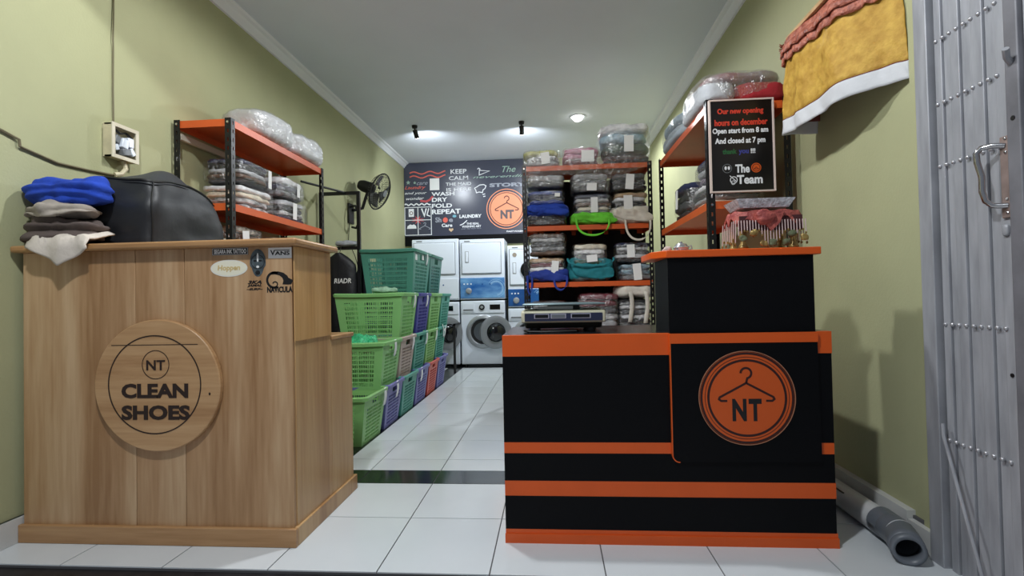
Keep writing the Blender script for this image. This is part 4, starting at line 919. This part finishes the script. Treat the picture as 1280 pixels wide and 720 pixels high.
# offering stand on the raised top
ct2 = 1.124
ox, oy = .852, 2.125
t = thing('offering_stand', 'small cloth draped offering stand with bead fringe on the raised counter', 'stand', (ox, oy, ct2))
M_pink = mat('pink_brocade', (186, 96, 84), .6, var=.35, vscale=40, tint=(140, 58, 58), bump=.8, bscale=60)
M_lin_dark = mat('dark_red_lining', (74, 34, 36), .8); M_bead = mat('pale_bead', (212, 190, 186), .35); M_gold = mat('old_gold', (150, 128, 74), .4, metal=.4, var=.3, vscale=40)
for sx in (-1, 1):
    for sy in (-1, 1):
        part('leg', G().lathe([(.016, ct2), (.02, ct2+.01), (.010, ct2+.03), (.014, ct2+.07), (.010, ct2+.115)], Matrix.Translation((ox+sx*.095, oy+sy*.055, 0)), 10), M_gold, t)
part('stand_top', G().box(ox-.115, ox+.115, oy-.075, oy+.075, ct2+.115, ct2+.13), M_gold, t)
def skirt(u, v):
    q = 2*PI*u; cx_, sx_ = math.cos(q), math.sin(q); e = (abs(cx_)**4+abs(sx_)**4)**(-.25)
    r = (.0+.125*min(1, v*2)) if v < .5 else .125+.02*(v-.5)
    ry = r*.66; z = ct2+.150 if v < .5 else ct2+.150-(v-.5)*2*(.038+.012*math.sin(q*12))
    return (ox+cx_*e*r, oy+sx_*e*ry, z+.006*math.sin(q*9)*v)
part('cloth_cover', G().sheet(skirt, 72, 10), M_pink, t, solid=.003, angle=75)
part('cloth_flap', G().prism([(ox-.055, ct2+.146), (ox+.045, ct2+.146), (ox+.028, ct2+.10), (ox-.005, ct2+.068), (ox-.03, ct2+.10)], lambda a, b, d: (a, d, b), oy-.101, oy-.092), M_pink, t)
part('cloth_knot', G().lump((ox-.03, oy-.100, ct2+.122), (.07, .03, .06), k=2.6, n=8, amp=.010, freq=30, seed=2), M_pink, t).data.materials[0]
g = G(); g2 = G()
part('inner_skirt', G().box(ox-.118, ox+.118, oy-.084, oy-.080, ct2+.072, ct2+.13), M_lin_dark, t)
for i in range(24):
    u = i/23; x = ox-.125+.25*u; dp_ = .048+.050*max(0, 1-abs(u-.48)/.16)+.012*math.cos(u*30); zt_ = ct2+.112-.03*max(0, 1-abs(u-.48)/.16)
    zb_ = max(ct2+.012, zt_-dp_)
    g.cyl((x, oy-.092, zt_), (x, oy-.094, zb_), .0019, seg=6); g2.lump((x, oy-.094, zb_-.003), (.008, .008, .010), k=2, n=2, flat=False)
for sx in (-1, 1):
    for i in range(8):
        y = oy-.08+.15*i/7; zb_ = ct2+.022+.02*math.sin(i*1.3)**2
        g.cyl((ox+sx*.130, y, ct2+.115), (ox+sx*.134, y, zb_), .0019, seg=6); g2.lump((ox+sx*.134, y, zb_), (.009, .009, .012), k=2, n=2, flat=False)
part('bead_fringe', g, M_bead, t, kind='stuff'); part('tassel_tips', g2, M_gold, t, kind='stuff')
for i, (dx, dz) in enumerate(((-.112, .03), (-.07, .05), (.07, .045), (.115, .03), (.0, .012), (-.035, .008), (.05, .01))):
    part('flower_ornament', G().lump((ox+dx, oy-.098-.004*(i % 2), ct2+dz+.012), (.03, .014, .026), k=2.5, n=6, amp=.006, freq=50, seed=i), M_gold if i % 2 else mat('dull_green_ornament', (96, 104, 74), .6), t)
def tray(u, v): pass
single('silver_tray', G().add([(ox+a*x_-.012, oy+b*y_, z_) for (x_, y_, z_) in ((.092, .060, ct2+.166), (.112, .074, ct2+.200), (.107, .070, ct2+.201), (.088, .056, ct2+.172)) for a, b in ((-1, -1), (1, -1), (1, 1), (-1, 1))],
     [(3, 2, 1, 0)]+[(i*4+k, i*4+(k+1) % 4, i*4+4+(k+1) % 4, i*4+4+k) for i in range(3) for k in range(4)]+[(12, 13, 14, 15)]), mat('hammered_silver', (200, 204, 210), .35, metal=.2, var=.35, vscale=60, bump=.8, bscale=120), 'rectangular patterned silver tray on the draped offering stand', 'tray', (ox, oy, ct2+.166), smooth=False)
# small silver pot on the raised top
px, py = .545, 2.18
t = thing('silver_pot', 'little silver lidded pot on a saucer at the raised counter corner', 'pot', (px, py, ct2))
M_silver = mat('silver', (196, 198, 204), .25, metal=.8)
part('saucer', G().lathe([(.03, ct2), (.045, ct2+.002), (.052, ct2+.008), (.045, ct2+.007), (.0, ct2+.006)], Matrix.Translation((px, py, 0)), 24), M_silver, t)
part('pot_body', G().lathe([(.014, ct2+.007), (.03, ct2+.016), (.032, ct2+.026), (.024, ct2+.035), (.0, ct2+.036)], Matrix.Translation((px, py, 0)), 24), M_silver, t)
part('lid', G().lathe([(.025, ct2+.035), (.020, ct2+.042), (.006, ct2+.045), (.006, ct2+.050), (.0, ct2+.052)], Matrix.Translation((px, py, 0)), 20), M_silver, t)
part('handle', G().tube([(px+.028, py, ct2+.03), (px+.042, py, ct2+.034), (px+.044, py, ct2+.02), (px+.03, py, ct2+.014)], .003, 6), M_silver, t)
single('dried_flower', G().lump((.478, 2.15, ct2+.012), (.04, .035, .024), k=2.4, n=8, amp=.010, freq=45, seed=8), mat('dried_petal', (196, 178, 168), .8, var=.3, vscale=60), 'little dried flower beside the silver pot', 'flower', (.478, 2.15, ct2))

# ================================================================== DRAPED ALTAR SHELF ON THE RIGHT WALL
t = thing('altar_shelf', 'wall altar shelf hung with yellow brocade, copper lace and a white hem', 'altar', (1.36, 2.35, 1.75))
M_yel = mat('yellow_brocade', (204, 164, 70), .7, tint=(172, 130, 44), vscale=22, bump=1, bscale=26)
M_hem = mat('white_hem', (208, 210, 214), .7, var=.06, vscale=8, bump=.5, bscale=14)
M_lace = mat('copper_lace', (196, 120, 98), .45, tint=(128, 60, 44), vscale=36, bump=1, bscale=60)
M_lin = mat('maroon_lining', (112, 52, 44), .8)
plan0 = [(1.355, 2.012), (1.315, 2.06), (1.275, 2.13), (1.205, 2.23), (1.205, 2.34), (1.188, 2.46), (1.180, 2.56), (1.182, 2.64), (1.205, 2.675), (1.26, 2.672), (1.352, 2.655)]
def curve(u):
    s_ = u*(len(plan0)-1); i = min(int(s_), len(plan0)-2); f = s_-i
    P_ = [Vector(plan0[max(0, min(len(plan0)-1, i+k))]) for k in (-1, 0, 1, 2)]
    return .5*((2*P_[1])+(-P_[0]+P_[2])*f+(2*P_[0]-5*P_[1]+4*P_[2]-P_[3])*f*f+(-P_[0]+3*P_[1]-3*P_[2]+P_[3])*f**3)
def band(z0, z1, out, folds):
    def fn(u, v):
        p = curve(u); z = z0+(z1-z0)*v
        hgt = (2.21-z)/.46
        c = Vector((1.36, 2.34)); d = (p-c)
        k = .93+.07*hgt+out
        w_ = folds*math.sin(u*26+hgt*1.5)*.008*hgt + noise.noise(Vector((u*9, hgt*2, 1)))*.014*folds + noise.noise(Vector((u*16+hgt*5, hgt*3, 4)))*.010*folds
        q = c+d*k
        dn = d.normalized()
        x = min(1.357, q.x+dn.x*w_)
        return (x, q.y+dn.y*w_, z+.008*math.sin(u*9)*hgt)
    return fn
part('shelf_board', G().box(1.19, 1.358, 2.07, 2.62, 2.205, 2.222), M_woodx, t)
part('brocade_skirt', G().sheet(band(1.815, 2.21, 0, 1), 90, 20), M_yel, t, solid=.003, angle=80)
part('white_hem', G().sheet(band(1.745, 1.820, .004, 1), 90, 6), M_hem, t, solid=.003, angle=80)
part('lining', G().sheet(band(1.80, 2.20, -.05, .6), 60, 6), M_lin, t, solid=.002, angle=80)
part('hem_piping', G().tube([band(1.818, 1.818, .008, 1)(i/90, 0) for i in range(91)], .0025, 5), M_lin, t)
def lace(u, v):
    p = Vector(band(2.105, 2.205, .03, .5)(u, v)); s_ = 1-v
    return (p.x-.012*abs(math.sin(u*60))*s_, p.y, p.z-.016*abs(math.sin(u*34))*s_)
part('lace_trim', G().sheet(lace, 140, 6), M_lace, t, solid=.006, angle=80)
part('lace_trim', G().sheet(lambda u, v: tuple(Vector(lace(u, .35+.3*v))+Vector((-.012, 0, 0))), 140, 2), M_lace, t, solid=.006)
g = G()
for i in range(70):
    p = Vector(lace(.80+.12*i/70, 1)); g.cyl(tuple(p+Vector((-.005, .002, -.01))), tuple(p+Vector((-.022-.014*random.random(), .012*random.random(), .01-.05*random.random()))), .0022, seg=4)
part('lace_tassel', g, M_lace, t, kind='stuff')

# ================================================================== PIPE ALONG THE RIGHT WALL
t = thing('drain_pipe', 'white drain pipe with a grey elbow on the floor by the right wall', 'pipe', (1.24, 2.0, 0))
M_pvc = mat('white_pvc', (206, 208, 210), .35, var=.05, vscale=6); M_pvcg = mat('grey_pvc', (104, 110, 118), .4, var=.06, vscale=10)
part('pipe', G().tube([(1.262, 2.10, .052), (1.262, 2.84, .052)], .050, 24), M_pvc, t)
part('print_mark', G().box(1.225, 1.236, 2.30, 2.48, .088, .0915), M_ink, t)
part('elbow', G().tube([(1.262, 2.10, .056), (1.262, 2.03, .056), (1.258, 2.00, .0565), (1.248, 1.965, .055), (1.234, 1.93, .054), (1.222, 1.90, .053)], .050, 24, caps=False), M_pvcg, t, solid=.009)
part('elbow_collar', G().tube([(1.262, 2.11, .058), (1.262, 2.055, .056)], .0545, 24), M_pvcg, t)
part('elbow_collar', G().tube([(1.233, 1.93, .054), (1.214, 1.878, .052)], .046, 24, caps=False), M_pvcg, t, solid=.013)
part('glue_line', G().tube([Vector((1.255, 1.99, .058))+Vector((.0525*math.cos(q), -.02*math.cos(q)*0, .0525*math.sin(q))) for q in [k*PI/16 for k in range(32)]], .002, 5, closed=True), M_pvc, t)

# ================================================================== FOLDING METAL GATE
t = thing('folding_gate', 'folded grey steel sliding gate with riveted slats and a chrome handle', 'gate', (1.34, 1.7, -.012))
M_steel = mat('galvanised_steel', (172, 174, 180), .45, metal=.15, tint=(148, 150, 156), vscale=5, stretch=(1, 6, 1))
M_steeld = mat('dull_steel', (120, 120, 126), .5, metal=.2, var=.2, vscale=8)
ZG = 2.64
part('wall_channel', G().box(1.318, 1.358, 1.868, 1.93, -.012, ZG), M_steel, t, bevel=.003)
ye = [1.858, 1.826, 1.792, 1.752, 1.706, 1.662, 1.622, 1.578]
for i in range(len(ye)-1):
    off = .007*(i % 2)
    part('slat', G().box(1.336+off, 1.352, ye[i+1]+.0012, ye[i]-.0012, -.010, ZG), M_steel, t, bevel=.002)
part('end_post', G().box(1.322, 1.356, 1.530, 1.575, -.012, ZG), M_steeld, t, bevel=.004)
part('end_flange', G().box(1.336, 1.356, 1.480, 1.528, -.012, ZG), M_steel, t, bevel=.003)
g = G()
for z in (.443, .836, 1.375, 1.588, 1.806, 2.2):
    for i in range(9):
        yy = 1.846-.029*i; g.lump((1.3345, yy, z), (.012, .014, .014), k=2, n=3, flat=False)
part('rivets', g, mat('rivet_steel', (190, 190, 194), .3, metal=.6), t, kind='stuff')
hp = part('handle_plate', G().box(1.329, 1.337, 1.575, 1.608, 1.16, 1.40), mat('worn_plate', (150, 132, 126), .5, metal=.4, var=.2, vscale=20), t, bevel=.002)
part('handle', G().tube([(1.332, 1.592, 1.372), (1.312, 1.612, 1.378), (1.296, 1.630, 1.376), (1.288, 1.638, 1.362), (1.289, 1.637, 1.335), (1.295, 1.630, 1.29), (1.293, 1.628, 1.245), (1.297, 1.622, 1.215), (1.308, 1.612, 1.200), (1.320, 1.600, 1.197), (1.332, 1.588, 1.196)], .0085, 10), M_chrome, hp)
for z in (1.392, 1.352, 1.215, 1.175): part('screw', G().lump((1.328, 1.588, z), (.006, .010, .010), k=2, n=3, flat=False), M_chrome, hp)
part('lock_bump', G().lump((1.333, 1.600, 1.125), (.014, .022, .035), k=3, n=5, flat=False), M_steel, t)
part('latch_pin', G().tube([(1.325, 1.555, 1.60), (1.305, 1.545, 1.612), (1.290, 1.53, 1.63)], .009, 8), M_steel, t)
part('bolt_hole', G().cyl((1.3205, 1.552, 1.44), (1.3225, 1.552, 1.44), .007, seg=10), M_ink, t)
part('bolt_hole', G().cyl((1.3335, 1.600, .70), (1.337, 1.600, .70), .006, seg=10), M_ink, t)
part('brace_rod', G().tube([(1.312, 1.842, .50), (1.310, 1.838, .46), (1.302, 1.70, .10), (1.300, 1.665, .0)], .0055, 8), M_steel, t)
part('floor_guide', G().box(1.29, 1.36, 1.50, 1.93, -.014, -.008), M_steeld, t)
